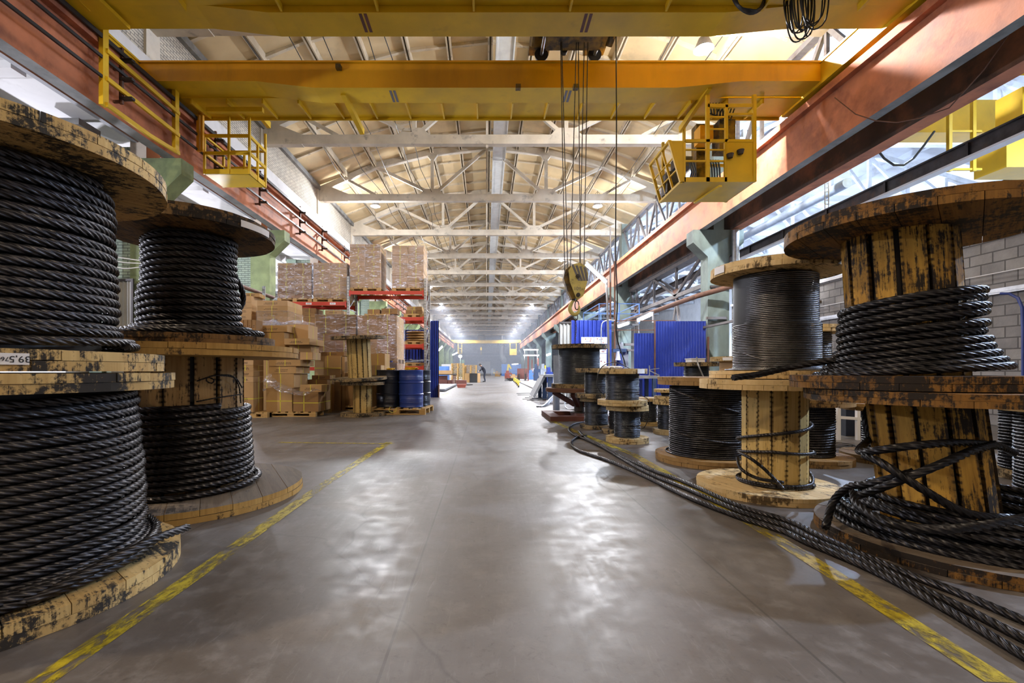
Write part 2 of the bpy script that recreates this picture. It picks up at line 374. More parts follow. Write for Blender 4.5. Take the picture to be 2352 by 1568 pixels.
M_['navy'] = plain('dark_drum', (.010,.014,.030), .32, var=.2, spec=.6)
M_['red'] = plain('rack_red', (.50,.045,.025), .42, var=.1, vs=3)
M_['redbox'] = plain('red_oxide', (.30,.075,.05), .65, var=.2, vs=3)
M_['card'] = plain('cardboard', (.40,.245,.105), .72, var=.10, vs=2.2, spec=.3)
M_['card_l'] = plain('pale_cardboard', (.47,.30,.15), .72, var=.08, vs=2, spec=.3)
M_['card_d'] = plain('dark_cardboard', (.27,.150,.06), .75, var=.10, vs=2.2, spec=.3)
M_['strap'] = plain('yellow_strap', (.62,.55,.05), .4, var=.1)
M_['print'] = plain('print_ink', (.10,.06,.035), .8, var=.3)
M_['paper'] = plain('paper', (.80,.80,.82), .6, var=.03)
M_['ink'] = plain('ink', (.02,.02,.025), .7, var=.0)
M_['pallet'] = wood('pallet_wood', (.56,.38,.16), (.44,.28,.11), (.16,.09,.035), .18, 5)
M_['lw1'] = wood('mouldy_flange', (.66,.47,.20), (.46,.30,.11), (.030,.026,.022), .56, 13)
M_['lw2'] = wood('tarred_flange', (.20,.12,.045), (.10,.06,.025), (.014,.010,.008), .55, 9)
M_['lw3'] = wood('yellow_flange', (.58,.36,.11), (.40,.235,.07), (.055,.035,.02), .22, 7)
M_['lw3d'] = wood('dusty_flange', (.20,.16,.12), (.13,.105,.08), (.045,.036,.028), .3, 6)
M_['rw1'] = wood('orange_brown_flange', (.30,.15,.032), (.14,.068,.018), (.020,.014,.010), .62, 9)
M_['rw1c'] = wood('orange_stave', (.58,.34,.06), (.36,.19,.035), (.028,.020,.013), .50, 8, nails=True)
M_['rw3'] = wood('fresh_flange', (.76,.58,.31), (.62,.44,.20), (.10,.065,.03), .40, 6)
M_['rw3c'] = wood('fresh_stave', (.80,.60,.25), (.62,.42,.13), (.08,.045,.02), .12, 6, nails=True)
M_['rw5'] = wood('brown_flange', (.36,.22,.08), (.24,.14,.05), (.05,.03,.018), .32, 7)
M_['sw'] = wood('small_spool_wood', (.58,.44,.22), (.40,.28,.12), (.06,.04,.02), .35, 14)
M_['ew'] = wood('weathered_flange', (.33,.25,.13), (.20,.135,.065), (.02,.018,.016), .56, 16)
M_['ewc'] = wood('weathered_stave', (.58,.43,.17), (.42,.28,.09), (.05,.035,.02), .25, 9, nails=True)
M_['l3c'] = wood('pale_stave', (.62,.42,.19), (.46,.28,.11), (.05,.035,.025), .22, 8, nails=True)
M_['yel'] = plain('yellow_enamel', (.68,.50,.03), .4, var=.15, vs=4)
M_['hookyel'] = plain('pale_yellow_block', (.58,.50,.16), .45, var=.12, vs=6, dirt=(.16,.13,.06), ds=7, dr=(.58,.75))
M_['hookgry'] = plain('grey_stripe', (.14,.14,.17), .5, var=.15)
M_['webyel'] = plain('yellow_webbing', (.75,.42,.01), .7, var=.2, vs=20)
M_['skin'] = plain('skin', (.50,.28,.19), .55, var=.05)
M_['cloth'] = plain('dark_workwear', (.018,.020,.032), .9, var=.3, vs=8)
M_['cloth_b'] = plain('blue_workwear', (.03,.05,.20), .9, var=.2, vs=8)
M_['hair'] = plain('grey_hair', (.05,.045,.04), .8)
M_['lamp_w'] = emit('lamp_glow', (1.0,.90,.74), 60.0)
M_['lamp_c'] = emit('tube_glow', (.86,.92,1.0), 40.0)
M_['weld'] = emit('arc_glow', (.85,.93,1.0), 25.0)
def film(name, op=.42, scale=8):
    m, nt, bs, out = newmat(name); nt.nodes.remove(bs)
    tr = N(nt,'ShaderNodeBsdfTransparent'); gl = N(nt,'ShaderNodeBsdfGlossy'); gl.inputs['Roughness'].default_value = .2; gl.inputs[0].default_value=(.9,.92,1,1)
    df = N(nt,'ShaderNodeBsdfDiffuse'); df.inputs[0].default_value=(.75,.77,.85,1)
    oc = coords(nt,(.8,.8,3.2)); n = noise(nt, oc, scale*.8, 6, .7, 1.0)
    b = N(nt,'ShaderNodeBump'); b.inputs['Strength'].default_value = 1.0; b.inputs['Distance'].default_value = .06; nt.links.new(n, b.inputs['Height'])
    nt.links.new(b.outputs[0], gl.inputs['Normal']); nt.links.new(b.outputs[0], df.inputs['Normal'])
    m1 = N(nt,'ShaderNodeMixShader'); m1.inputs[0].default_value = .16; nt.links.new(gl.outputs[0], m1.inputs[1]); nt.links.new(df.outputs[0], m1.inputs[2])
    m2 = N(nt,'ShaderNodeMixShader'); nt.links.new(math_(nt,'ADD',math_(nt,'MULTIPLY',ramp(nt,n,.50,.66),op*1.8),op*.16), m2.inputs[0])
    nt.links.new(tr.outputs[0], m2.inputs[1]); nt.links.new(m1.outputs[0], m2.inputs[2]); nt.links.new(m2.outputs[0], out.inputs[0]); return m
M_['film'] = film('stretch_film'); M_['film2'] = film('crumpled_film', .42, 14)
def worn_paint():
    m, nt, bs, out = newmat('worn_yellow_paint')
    oc = N(nt,'ShaderNodeTexCoord').outputs['Object']
    mp = N(nt,'ShaderNodeMapping'); mp.inputs[3].default_value=(3,1,1); nt.links.new(oc, mp.inputs[0])
    n = noise(nt, mp.outputs[0], 7, 9, .75, .5); n2 = noise(nt, oc, 1.1, 3)
    nt.links.new(mixc(nt,ramp(nt,noise(nt,oc,18,8,.75),.46,.66),(.42,.33,.012),(.16,.115,.02)),bs.inputs['Base Color']); bs.inputs['Roughness'].default_value=.5
    tr = N(nt,'ShaderNodeBsdfTransparent'); mx = N(nt,'ShaderNodeMixShader')
    nt.links.new(ramp(nt, math_(nt,'ADD',n,math_(nt,'MULTIPLY',n2,.5)), .66, .80), mx.inputs[0])
    nt.links.new(tr.outputs[0], mx.inputs[1]); nt.links.new(bs.outputs[0], mx.inputs[2])
    # invert: paint where the noise is high enough
    nt.links.new(mx.outputs[0], out.inputs[0]); return m
M_['line'] = worn_paint()
# ================================================================== the building
X0 = .15                         # hall axis
Y_BACK, Y_FAR = -26.0, 124.0
fl = MB(); fl.box(-21, 28, Y_BACK, Y_FAR+1, -.2, 0); struct(fl, 'floor', M_['floor'])
def roofz(x):                    # underside of the roof slabs, hall cross-section
    xs = [-9.6,-6,-3,0,3,6,9.6]; zs = [10.62,11.95,12.68,12.98,12.68,11.95,10.62]
    return float(np.interp(x-X0, xs, zs))
rf = MB()
xs = [X0+q for q in (-9.6,-7.5,-6,-4.5,-3,-1.5,0,1.5,3,4.5,6,7.5,9.6)]
for a, b in zip(xs[:-1], xs[1:]):
    za, zb = roofz(a), roofz(b)
    rf.prismY([(a,za),(b,zb),(b,zb+.12),(a,za+.12)], Y_BACK, Y_FAR)
for x in xs[1:-1]:
    z = roofz(x)
    for s in (-1,1): rf.prismY([(x+s*.02,z+.02),(x+s*.10,z+.02),(x+s*.085,z-.24),(x+s*.035,z-.24)][::s], Y_BACK, Y_FAR, mi=1)
y = 6.0
while y < 122:
    for k in range(1,4):
        yy = y+k*1.5-.06 if k < 4 else y
        for a, b in zip(xs[:-1], xs[1:]):
            za, zb = roofz(a), roofz(b)
            rf.prismY([(a+.08,za+.01),(b-.08,zb+.01),(b-.08,zb-.10),(a+.08,za-.10)][::-1], yy, yy+.12, mi=1)
    y += 6
struct(rf, 'ceiling', [M_['roof'], M_['rib']])
# ---- end walls
w = MB(); w.box(-9.6, 28, Y_FAR, Y_FAR+.3, 0, 13.2); struct(w, 'wall_far', plain('far_wall_plaster', (.66,.66,.70), .85, dirt=(.33,.32,.33), ds=.4))  # far wall colour raised to imitate the brightening of distant haze
w = MB(); w.box(-21, 28, Y_BACK-.3, Y_BACK, 0, 13.2); struct(w, 'wall_back', M_['white'])
dd = MB(); dd.box(PX(1097,123.5), PX(1126,123.5), 123.45, 123.9, 0, PZ(830,123.8)); struct(dd, 'door_1', M_['white'])
# ---- left wall above the runway: lintel, brick and grey infill panels in every bay
bw = MB(); lt = MB(); gp = MB()
bw.box(-9.15,-8.85, Y_BACK, Y_FAR, 9.12, 10.75)
lt.box(-9.2,-8.74, Y_BACK, Y_FAR, 8.50, 9.12)
gp.box(-9.12,-9.0, Y_BACK, Y_FAR, 6.9, 8.5)
struct(bw, 'wall_left', M_['brick_w']); struct(lt, 'trim_1', M_['white'])
struct(gp, 'trim_2', plain('grey_board', (.33,.34,.36), .8, var=.15, vs=1.5))
ew = MB(); ew.box(-9.2,-8.7,Y_BACK,Y_FAR,10.5,10.72); struct(ew, 'trim_3', M_['conc'])
# ---- left annex: slab on ribs, outer wall
an = MB(); an.box(-20.5,-9.25,Y_BACK,Y_FAR,7.05,7.25)
for x in (-10.9,-12.8,-14.7,-16.6,-18.5): an.box(x-.14,x+.14,Y_BACK,Y_FAR,6.72,7.06)
for k in range(-1,21):
    an.box(-20.5,-9.25, k*6+2.85, k*6+3.15, 6.9, 7.06)
    an.box(-20.5,-10.5, k*6-.2, k*6+.2, 6.75, 7.06)
struct(an, 'annex_ceiling', M_['white'])
aw = MB(); aw.box(-20.7,-20.5,Y_BACK,Y_FAR,0,7.2); struct(aw, 'annex_wall', M_['white'])
# ---- columns, left row every 6 m with corbels, brick piers and pilasters behind
def left_col():
    c = MB(); c.box(-9.2,-8.45,-.25,.25,0,6.5); c.box(-9.2,-8.78,-.25,.25,6.5,10.6,1)
    c.prismY([(-8.45,5.55),(-7.88,6.10),(-7.88,6.5),(-8.45,6.5)][::-1], -.25, .25); return c
lc = None
for k in range(1,21):
    lab = 'green limewashed column with a corbel, %s of the row under the left crane runway' % ORD[k-1]
    if lc is None:
        lc = link('corbelled_column', left_col().mesh('corbelled_column', [M_['green'],M_['truss']])); o = lc
    else: o = copy_tree(lc, (0,0,0))
    o.location = (0, k*6.0, 0); o['label'] = lab; o['category'] = 'column'; o['group'] = 'corbelled columns along the left wall'
for k in range(1,21):
    p = MB(); p.box(-9.95,-9.21,k*6-.12,k*6+.12,0,6.85); p.mesh
    q = struct(p, 'wall_left_pier', M_['brick_g'])
    p = MB(); p.box(-10.45,-9.96,k*6-.22,k*6+.22,0,6.85); struct(p, 'wall_left_pilaster', M_['green2'])
rc = None
for i, (x, yy) in enumerate([(PX(178,10.9),10.9),(PX(448,19.2),19.2),(-12.1,31),(-12.1,43)]):
    m = MB(); m.cyl((0,0,0),(0,0,6.9),.21,20); m.box(-.3,.3,-.3,.3,6.75,6.9)
    if rc is None: rc = link('round_column', m.mesh('round_column', M_['conc'], smooth=40)); o = rc
    else: o = copy_tree(rc, (0,0,0))
    o.location = (x, yy, 0); o['label'] = 'round grey concrete column in the side annex, %s from the camera' % ORD[i]; o['category'] = 'column'; o['group'] = 'round annex columns'
# ---- right column row, every 12 m, double corbels
def right_col():
    c = MB(); c.box(8.62,9.45,-.3,.3,0,6.5); c.box(8.85,9.25,-.3,.3,6.5,10.6)
    c.prismY([(8.62,5.45),(8.62,6.5),(8.05,6.5),(8.05,6.0)][::-1], -.3, .3)
    c.prismY([(9.45,5.45),(10.02,6.0),(10.02,6.5),(9.45,6.5)][::-1], -.3, .3); return c
rcol = None
for i, yy in enumerate((6,18,30,42,54,66,78,90,102,114)):
    if rcol is None: rcol = link('double_corbel_column', right_col().mesh('double_corbel_column', M_['colr'])); o = rcol
    else: o = copy_tree(rcol, (0,0,0))
    o.location = (0,yy,0); o['category'] = 'column'; o['group'] = 'columns between the two bays'
    o['label'] = 'stained concrete column carrying both crane runways, %s along the right side' % ORD[i]
m = MB(); m.cyl((9.60,17.52,0),(9.60,17.52,6.42),.13,16); solo(m, 'drain_pipe', M_['galv'], 'grey vertical drain pipe running down beside the near right column', 'pipe', smooth=40)
# ---- crane runway beams
def runway(x0, x1, s, z0=6.5, z1=7.85, lip=.16, mi_in=0):
    b = MB(); b.box(x0,x1,Y_BACK,122,z0,z1-.18, 0, 1)
    b.box(x0-lip,x1+lip,Y_BACK,122,z1-.18,z1,0); return b
bm = runway(-8.33,-8.03,1); lb = solo(bm, 'crane_runway_beam', [M_['beam'], M_['conc']], 'orange concrete crane runway beam along the left wall with dark conductor bars', 'beam')
bm = runway(8.30,8.55,1); rb = solo(bm, 'crane_runway_beam', [M_['beam'], M_['conc']], 'orange concrete crane runway beam on the right, nearest the aisle', 'beam')
bm = MB(); bm.box(9.52,9.93,Y_BACK,122,6.5,7.85,0,1); solo(bm, 'crane_runway_beam', [M_['beam_dk'], M_['beam']], 'sooty dark crane runway beam with pink underside, of the neighbouring bay', 'beam')
for x, n, s in ((-8.30,'left','along the left runway'),(8.42,'right','along the right runway')):
    m = MB(); m.box(x-.035,x+.035,Y_BACK,122,7.9,8.0); m.box(x-.07,x+.07,Y_BACK,122,7.85,7.9); m.box(x-.018,x+.018,Y_BACK,122,7.89,7.99)
    solo(m, 'crane_rail', M_['steel'], 'dark steel crane rail on top of the beam %s' % s, 'rail')
# conductor bars and their brackets on the left beam
for i,(x,z,w_) in enumerate(((-7.80,6.98,.06),(-7.80,7.38,.06),(-7.80,7.80,.09))):
    m = MB(); m.box(x-.02,x+.02,2,110,z-w_/2,z+w_/2)
    solo(m,'conductor_bar',M_['black'],('lowest','middle','topmost')[i]+' of the three black conductor bars along the left runway beam','conductor bar','conductor bars on the left runway')
br = None
for k in range(13):
    if br is None:
        br = thing('conductor_bracket','','bracket',(0,0,0))
        m = MB(); m.bar((-7.86,0,6.75),(-7.86,0,7.95),.07,.05); m.bar((-8.05,0,6.8),(-7.86,0,6.8),.05,.05); m.bar((-8.05,0,7.5),(-7.86,0,7.5),.05,.05); part(m,'hanger',M_['rust'],br)
        for z in (6.86,7.27,7.68):
            m = MB(); m.bar((-7.87,0,z),(-7.60,0,z),.10,.05); part(m,'insulator_arm',M_['black'],br)
        KIDS[br.name] = list(br.children); o = br
    else: o = copy_tree(br,(0,0,0))
    o.location = (0, 9.8+k*3.0 + (.4 if k%2 else 0), 0); o['group'] = 'conductor brackets on the left runway'; o['category'] = 'bracket'
    o['label'] = 'rusty bracket holding the black conductor bars on the left runway, %s from the camera' % ORD[k]
# ---- roof trusses (arched, concrete)
def truss():
    t = MB(); z0, z1 = 9.93, 10.29; d = .13
    t.box(X0-9.05,X0+9.05,-d,d,z0,z1)
    top = [(-9.0,10.35),(-6,11.65),(-3,12.36),(0,12.66),(3,12.36),(6,11.65),(9.0,10.35)]
    for (a,za),(b,zb) in zip(top[:-1],top[1:]):
        t.prismY([(X0+a,za),(X0+b,zb),(X0+b,zb+.30),(X0+a,za+.30)], -d, d)
    for sx in (-1,1):
        c = X0+sx*3.0
        t.prismY([(c-.62,z1),(c+.62,z1),(c+.35,z1+.28),(c-.35,z1+.28)], -d*.8, d*.8)     # gusset
        t.bar((c,0,z1+.2),(c,0,12.42),.16,.16,(0,1,0))
        t.bar((c+sx*.28,0,z1+.18),(X0+sx*5.9,0,11.72),.15,.15,(0,1,0))
        t.bar((c-sx*.28,0,z1+.18),(X0+sx*.25,0,12.62),.15,.15,(0,1,0))
        t.bar((X0+sx*6.0,0,z1),(X0+sx*7.4,0,11.05),.12,.12,(0,1,0))
        t.prismY([(c-.32,12.42),(c+.32,12.42),(c+.1,12.12),(c-.1,12.12)][::-1], -d*.8, d*.8)
        t.prismY([(X0+sx*9.06,z0-.02),(X0+sx*9.06,10.66),(X0+sx*8.3,10.66),(X0+sx*7.4,z1+.01),(X0+sx*7.4,z0-.02)][::(1 if sx<0 else -1)], -d*1.05, d*1.05)
    t.bar((X0-.12,0,z0-.1),(X0-.12,0,12.7),.09,.09,(0,1,0)); return t
tr = None
for i, k in enumerate(range(1,21)):
    if tr is None:
        m = truss(); tr = link('roof_truss', m.mesh('roof_truss', M_['truss'])); o = tr
    else: o = copy_tree(tr,(0,0,0))
    o.location = (0,k*6.0,0); o['category'] = 'roof truss'; o['group'] = 'arched trusses across the hall'
    o['label'] = 'whitewashed arched concrete roof truss spanning the hall, %s from the camera' % ORD[i]
m = MB(); m.box(.36,.96,-24,118,12.1,12.35); m.box(.33,.38,-24,118,12.05,12.4); m.box(.94,.99,-24,118,12.05,12.4)
solo(m,'cable_trunking',plain('pale_trunking',(.66,.68,.66),.6,var=.08),'pale flat trunking running the hall length just below the roof ridge','trunking')
# thin wires under the roof
rw_ = random.Random(3)
for i in range(7):
    x = [-6.8,-5.6,-4.6,-3.4,-2.9,5.2,6.6][i]
    pts = [(x+rw_.uniform(-.15,.15), yy, 10.42+ (.0 if j%2==0 else -.12)) for j, yy in enumerate(range(6,66,3))]
    m = MB(); m.tube(pts,.014,5); solo(m,'roof_wire',M_['rubber'],'thin dark electric wire slung between roof trusses, %s from the left wall' % ORD[i],'wire','wires under the roof')
# ---- lattice girder above the right runway (carries the trusses between columns)
def lattice(x, z0, z1, y0, y1, n, w_=.12, dbl=.0):
    l = MB(); l.box(x-w_,x+w_,y0,y1,z0-.08,z0+.08); l.box(x-w_,x+w_,y0,y1,z1-.08,z1+.08)
    s = (y1-y0)/n
    for i in range(n):
        a = y0+i*s
        l.bar((x,a,z1),(x,a+s/2,z0),.12,.10,(1,0,0)); l.bar((x,a+s/2,z0),(x,a+s,z1),.12,.10,(1,0,0)); l.bar((x,a+s/2,z0),(x,a+s/2,z1),.09,.09,(1,0,0))
        if i: l.bar((x,a,z0),(x,a,z1),.09,.09,(1,0,0))
    return l
la = None
for i, yy in enumerate((6,18,30,42,54,66,78,90,102)):
    if la is None: la = link('lattice_girder', lattice(0,8.15,10.1,.35,11.65,4).mesh('lattice_girder', M_['latt'])); o = la
    else: o = copy_tree(la,(0,0,0))
    o.location = (8.98,yy,0); o['category'] = 'girder'; o['group'] = 'lattice girders over the right runway'
    o['label'] = 'dusty steel lattice girder over the right crane runway, %s bay from the camera' % ORD[i]
# the low brake girder between the first two columns
g1 = thing('brake_girder','dusty steel lattice frame between the near right columns, under the sooty runway beam','girder',(9.5,18.4,0))
m = MB(); m.box(9.3,9.8,18.35,29.65,6.12,6.32); m.box(9.25,9.85,18.35,29.65,6.32,6.36); part(m,'top_chord',M_['latt'],g1)
m = MB(); m.bar((9.45,18.35,4.72),(9.45,29.6,4.72),.16,.18); part(m,'bottom_chord',M_['latt'],g1)
for a, b in ((19.6,22.6),(25.6,22.6),(25.6,28.6),(29.6,28.6)):
    for dx in (0,.55):
        m = MB(); m.bar((9.42+dx*.6,a,6.15),(9.42+dx*.6,b,4.75),.13,.10,(1,0,0)); part(m,'diagonal',M_['latt'],g1)
for a in (22.6,25.6,28.6):
    m = MB(); m.bar((9.45,a,4.75),(9.45,a,6.15),.12,.10,(1,0,0)); part(m,'strut',M_['latt'],g1)
for a in (22.6,28.6):
    m = MB(); m.box(9.38,9.41,a-.3,a+.3,4.6,5.05); part(m,'gusset_plate',M_['rust'],g1)
    m = MB(); m.bar((9.45,a,4.6),(9.3,a-.9,2.6),.13,.1,(1,0,0)); m.bar((9.5,a,4.6),(9.5,a+.9,2.6),.13,.1,(1,0,0)); part(m,'prop',M_['latt'],g1)
m = MB(); m.bar((9.3,19.0,3.0),(9.3,19.0,6.1),.16,.16); part(m,'post',M_['rust'],g1)
m = MB(); m.tube([P(1735,640,16.6),P(1660,663,17.25),P(1600,680,17.55),P(1500,716,21),P(1405,748,29)],.10,12)
solo(m,'steam_pipe',M_['rust'],'brown pipe sloping past the near right column in front of the lattice frame','pipe',smooth=40)
for i,(a,b,r_) in enumerate((((8.5,16.6,3.55),(9.3,15.2,3.68),.03),)):
    pass
m = MB(); m.bar((8.7,17.66,4.28),(9.62,17.66,4.22),.09,.09); solo(m,'pipe_bracket',M_['steel'],'dark steel arm on the near right column holding the brown pipe','bracket')
m = MB(); m.bar((8.5,17.6,3.05),(9.3,17.6,3.05),.08,.10); m.bar((8.28,17.4,2.66),(9.25,12.6,2.92),.10,.08); solo(m,'angle_shelf',M_['latt'],'grey angle iron leaning from the column to the block wall','steel bar')
# ---- block wall and the neighbouring bay
bk = MB(); bk.box(9.35,9.55,1.0,17.33,0,3.45); struct(bk,'wall_right',M_['block'])
tt = MB(); tt.box(9.30,9.60,1.0,17.33,3.45,3.53); struct(tt,'trim_4',M_['paper'])
m = MB(); m.box(9.28,9.34,2.0,17.2,2.40,2.47); m.box(9.27,9.30,2.0,17.2,2.43,2.50)
solo(m,'wall_conduit',M_['galv'],'pale perforated conduit along the grey block wall','conduit')
m = MB(); m.tube([(9.30,2.5,2.78),(9.30,17.3,2.80)],.010,6); solo(m,'wall_cable',M_['paper'],'thin white cable along the block wall above the conduit','cable')
m = MB(); m.tube([P(2297,674,8.0),P(2318,674,7.9),P(2338,684,7.8),P(2348,706,7.75),P(2350,760,7.75),P(2350,930,7.75),Vector((PX(2350,7.75),7.75,0))],.022,10)
solo(m,'blue_pipe',M_['blue'],'blue bent tube standing against the grey block wall','pipe',smooth=50)
rb_ = MB(); rb_.prismY([(9.3,11.2),(18.2,13.8),(18.2,13.95),(9.3,11.35)],Y_BACK,Y_FAR); rb_.prismY([(18.2,13.8),(27.6,11.2),(27.6,11.35),(18.2,13.95)],Y_BACK,Y_FAR)
for x in np.arange(10.5,27,1.5):
    z = 13.8-abs(x-18.2)*.27; rb_.box(x-.1,x+.1,Y_BACK,Y_FAR,z-.28,z+.02)
struct(rb_,'bay_ceiling',plain('bay_slab_haze_tint',(.60,.62,.66),.85,var=.12,vs=.7,dirt=(.36,.35,.34),ds=.8))  # slab colour lightened in place of haze filling this bay
w = MB(); w.box(27.4,27.6,Y_BACK,Y_FAR,0,10.8); struct(w,'wall_bay',M_['white'])
bt = None
for i, k in enumerate(range(1,14)):
    if bt is None:
        t = MB(); t.box(9.82,27.3,-.13,.13,9.9,10.2)
        for sx in (-1,1):
            t.prismY([(18.2+sx*8.3,10.46),(18.2,12.9),(18.2,13.15),(18.2+sx*8.3,10.71)][::sx],-.13,.13)
            for q in (1,2,3,4):
                xa = 18.2+sx*q*2.0; za = 12.9-abs(xa-18.2)*.294
                t.bar((xa,0,10.15),(xa,0,za),.15,.15,(0,1,0))
                t.bar((xa,0,10.15),(18.2+sx*(q-1)*2.0,0,12.9-(q-1)*.588),.14,.14,(0,1,0))
        t.bar((18.2,0,10.1),(18.2,0,13),.15,.15,(0,1,0))
        bt = link('bay_truss', t.mesh('bay_truss', M_['baytruss'])); o = bt
    else: o = copy_tree(bt,(0,0,0))
    o.location=(0,k*6.0,0); o['category']='roof truss'; o['group']='trusses of the neighbouring bay'
    o['label']='pale roof truss over the neighbouring bay on the right, %s from the camera' % ORD[i]
m = MB(); m.tube([(11.9,15,7.2),(11.9,70,7.2)],.16,14); solo(m,'air_duct',plain('pale_blue_duct',(.45,.55,.70),.5),'pale blue round duct running along the neighbouring bay under its roof','duct',smooth=40)
# suspended monorail
mr = thing('monorail_track','dark hanging monorail track above the block wall in the neighbouring bay','monorail',(11.3,4,5.95))
m = MB(); m.box(11.27,11.33,3,40,6.0,6.34); m.box(11.2,11.4,3,40,6.32,6.36)
for k in range(12): m.box(11.22,11.38,4+k*2.2,4.06+k*2.2,6.0,6.33)
part(m,'web',M_['steel'],mr)
m = MB(); m.box(11.18,11.42,3,40,5.95,6.0); part(m,'bottom_flange',M_['white'],mr)
for yy in (8.2+.0,11.9+3.2,21,27):
    m = MB()
    for dx in (-.06,.06): m.bar((11.3+dx,yy,6.35),(11.3+dx,yy,9.95),.025,.025)
    for q in range(26): m.bar((11.24,yy,6.4+q*.136),(11.36,yy,6.4+q*.136),.02,.02)
    part(m,'perforated_hanger',M_['galv'],mr)
# neighbouring crane
c2 = thing('bridge_crane','yellow bridge crane spanning the neighbouring bay on the right','crane',(18,13.5,7.9))
m = MB(); m.box(10.0,26.5,13.25,13.85,7.95,8.9); part(m,'girder',M_['crane'],c2)
m = MB(); m.box(10.0,26.5,10.2,10.7,7.95,8.9); part(m,'girder',M_['crane'],c2)
m = MB(); m.box(9.75,10.1,9.9,14.4,7.95,8.5); part(m,'end_carriage',M_['crane'],c2)
m = MB(); m.box(26.4,26.75,9.9,14.4,7.95,8.5); part(m,'end_carriage',M_['crane'],c2)
m = MB(); m.box(12.75,14.8,11.15,11.9,6.0,7.05); m.box(13.2,14.0,11.2,11.8,7.05,8.0); part(m,'operator_cab',M_['crane'],c2)
m = MB()
for x in (11.6,12.2):
    m.bar((x,11.4,6.0),(x,11.4,7.95),.08,.08)
m.bar((11.6,11.4,7.0),(12.4,11.4,7.0),.05,.05); m.bar((11.6,11.4,6.05),(12.4,11.4,6.05),.05,.05); m.bar((11.6,11.4,6.5),(12.4,11.4,6.5),.04,.04)
part(m,'railing',M_['crane'],c2)
m = MB(); m.tube([(10.9,13.1,7.9)]+[(10.9+q*.28,13.1,7.9-1.0*math.sin(q/7*PI)) for q in range(1,7)]+[(12.9,13.1,7.9)],.03,6); part(m,'festoon_cable',M_['rubber'],c2)
# hanging wire in front of the right runway beam
m = MB(); m.tube([P(1917,224,10.2),P(1965,262,9.9),P(2010,277,9.6),P(2060,281,9.3),P(2110,272,9.0),P(2180,248,8.7),P(2260,160,8.2),P(2352,28,7.6)],.011,6)
solo(m,'slack_wire',M_['rust'],'slack thin wire hanging in a curve across the orange right runway beam','wire')
# ================================================================== the yellow overhead crane
CZ0, CZ1 = 7.88, 8.49
cr = thing('overhead_crane','yellow double girder overhead crane bridging the main hall above the aisle','crane',(0,10.2,CZ0))
def girder(y0, y1, zlo=CZ0):
    g = MB(); e = .16
    prof = [(-8.42,zlo+e),(-5.6,zlo+e),(-4.2,zlo),(4.6,zlo),(6.2,zlo+e),(8.12,zlo+e),(8.12,CZ1),(-8.42,CZ1)]
    g.prismY(prof, y0, y1)
    g.box(-8.42,8.12,y0-.05,y0,CZ1-.02,CZ1+.02); g.box(-8.42,8.12,y1,y1+.05,CZ1-.02,CZ1+.02)
    return g
part(girder(8.73,9.36),'girder',M_['crane'],cr)
gf = part(girder(11.05,11.68),'girder',[M_['crane_or']],cr)
gf.data.materials.append(M_['crane'])
gf.data.polygons.foreach_set('material_index',[1 if p.normal.z < -.5 or p.normal.y > .5 else 0 for p in gf.data.polygons])  # warm lamplight on the front is put into its orange colour
# walkway plates outside both girders
m = MB(); m.box(-8.3,8.1,11.69,12.62,CZ0+.13,CZ0+.17); m.box(-8.3,8.1,12.58,12.62,CZ0+.06,CZ0+.16); part(m,'walkway_plate',M_['crane'],cr)
m = MB(); m.box(-8.3,8.1,7.75,8.72,CZ0+.13,CZ0+.17); m.box(-8.3,8.1,7.75,7.79,CZ0+.06,CZ0+.16); part(m,'walkway_plate',M_['crane'],cr)
for x in np.arange(-7.6,8.0,.92):
    m = MB(); m.prismX([(11.70,CZ0-.0),(12.56,CZ0+.07),(12.56,CZ0+.13),(11.70,CZ0+.13)],x-.02,x+.02); part(m,'walkway_bracket',M_['crane'],cr)
for x in np.arange(-7.6,8.0,1.84):
    m = MB(); m.prismX([(8.71,CZ0),(8.71,CZ0+.13),(7.85,CZ0+.13),(7.85,CZ0+.07)],x-.02,x+.02); part(m,'walkway_bracket',M_['crane'],cr)
for yy in (12.6,7.77):
    m = MB()
    for x in np.arange(-8.2,8.3,1.64): m.bar((x,yy,CZ0+.17),(x,yy,CZ0+1.2),.04,.04)
    for z in (CZ0+.65,CZ0+1.2): m.bar((-8.2,yy,z),(8.1,yy,z),.04,.04)
    part(m,'guard_rail',M_['crane'],cr)
for x0,x1 in ((-8.78,-8.42),(8.12,8.48)):
    m = MB(); m.box(x0,x1,7.9,12.5,CZ0+.09,CZ1-.02); m.box(x0-.03,x1+.03,7.9,12.5,CZ1-.02,CZ1+.03)
    ec = part(m,'end_carriage',M_['crane'],cr)
    for yy in (8.2,12.2):
        m = MB(); c = -8.30 if x0 < 0 else 8.42
        m.cyl((c-.06,yy,8.0+.19),(c+.06,yy,8.0+.19),.19,24); part(m,'wheel',M_['steel'],ec)
# rails on the girders
for yy in (9.2,11.1):
    m = MB(); m.box(-7.6,7.4,yy-.03,yy+.03,CZ1,CZ1+.06); part(m,'trolley_rail',M_['steel'],cr)
# rubbed bands on the underside of the girders
for x,yy,dx in ((PX(840,9.0),9.0,.08),(PX(1346,9.0),9.0,.08),(PX(905,11.4),11.4,.06),(PX(1302,11.4),11.4,.06)):
    for q in (-.045,.05):
        m = MB(); m.box(x+q-.03,x+q+.03,yy-.24,yy+.24,CZ0-.004,CZ0+.001); part(m,'rub_mark',M_['brown'] if yy < 10 else M_['hookgry'],cr)
for px,py in ((778,155),(1190,201),(1322,201)):
    p = P(px,py,11.0); m = MB(); m.box(p.x-.06,p.x+.06,10.93,11.05,p.z-.05,p.z+.05); part(m,'junction_box',M_['crane_dk'],cr)
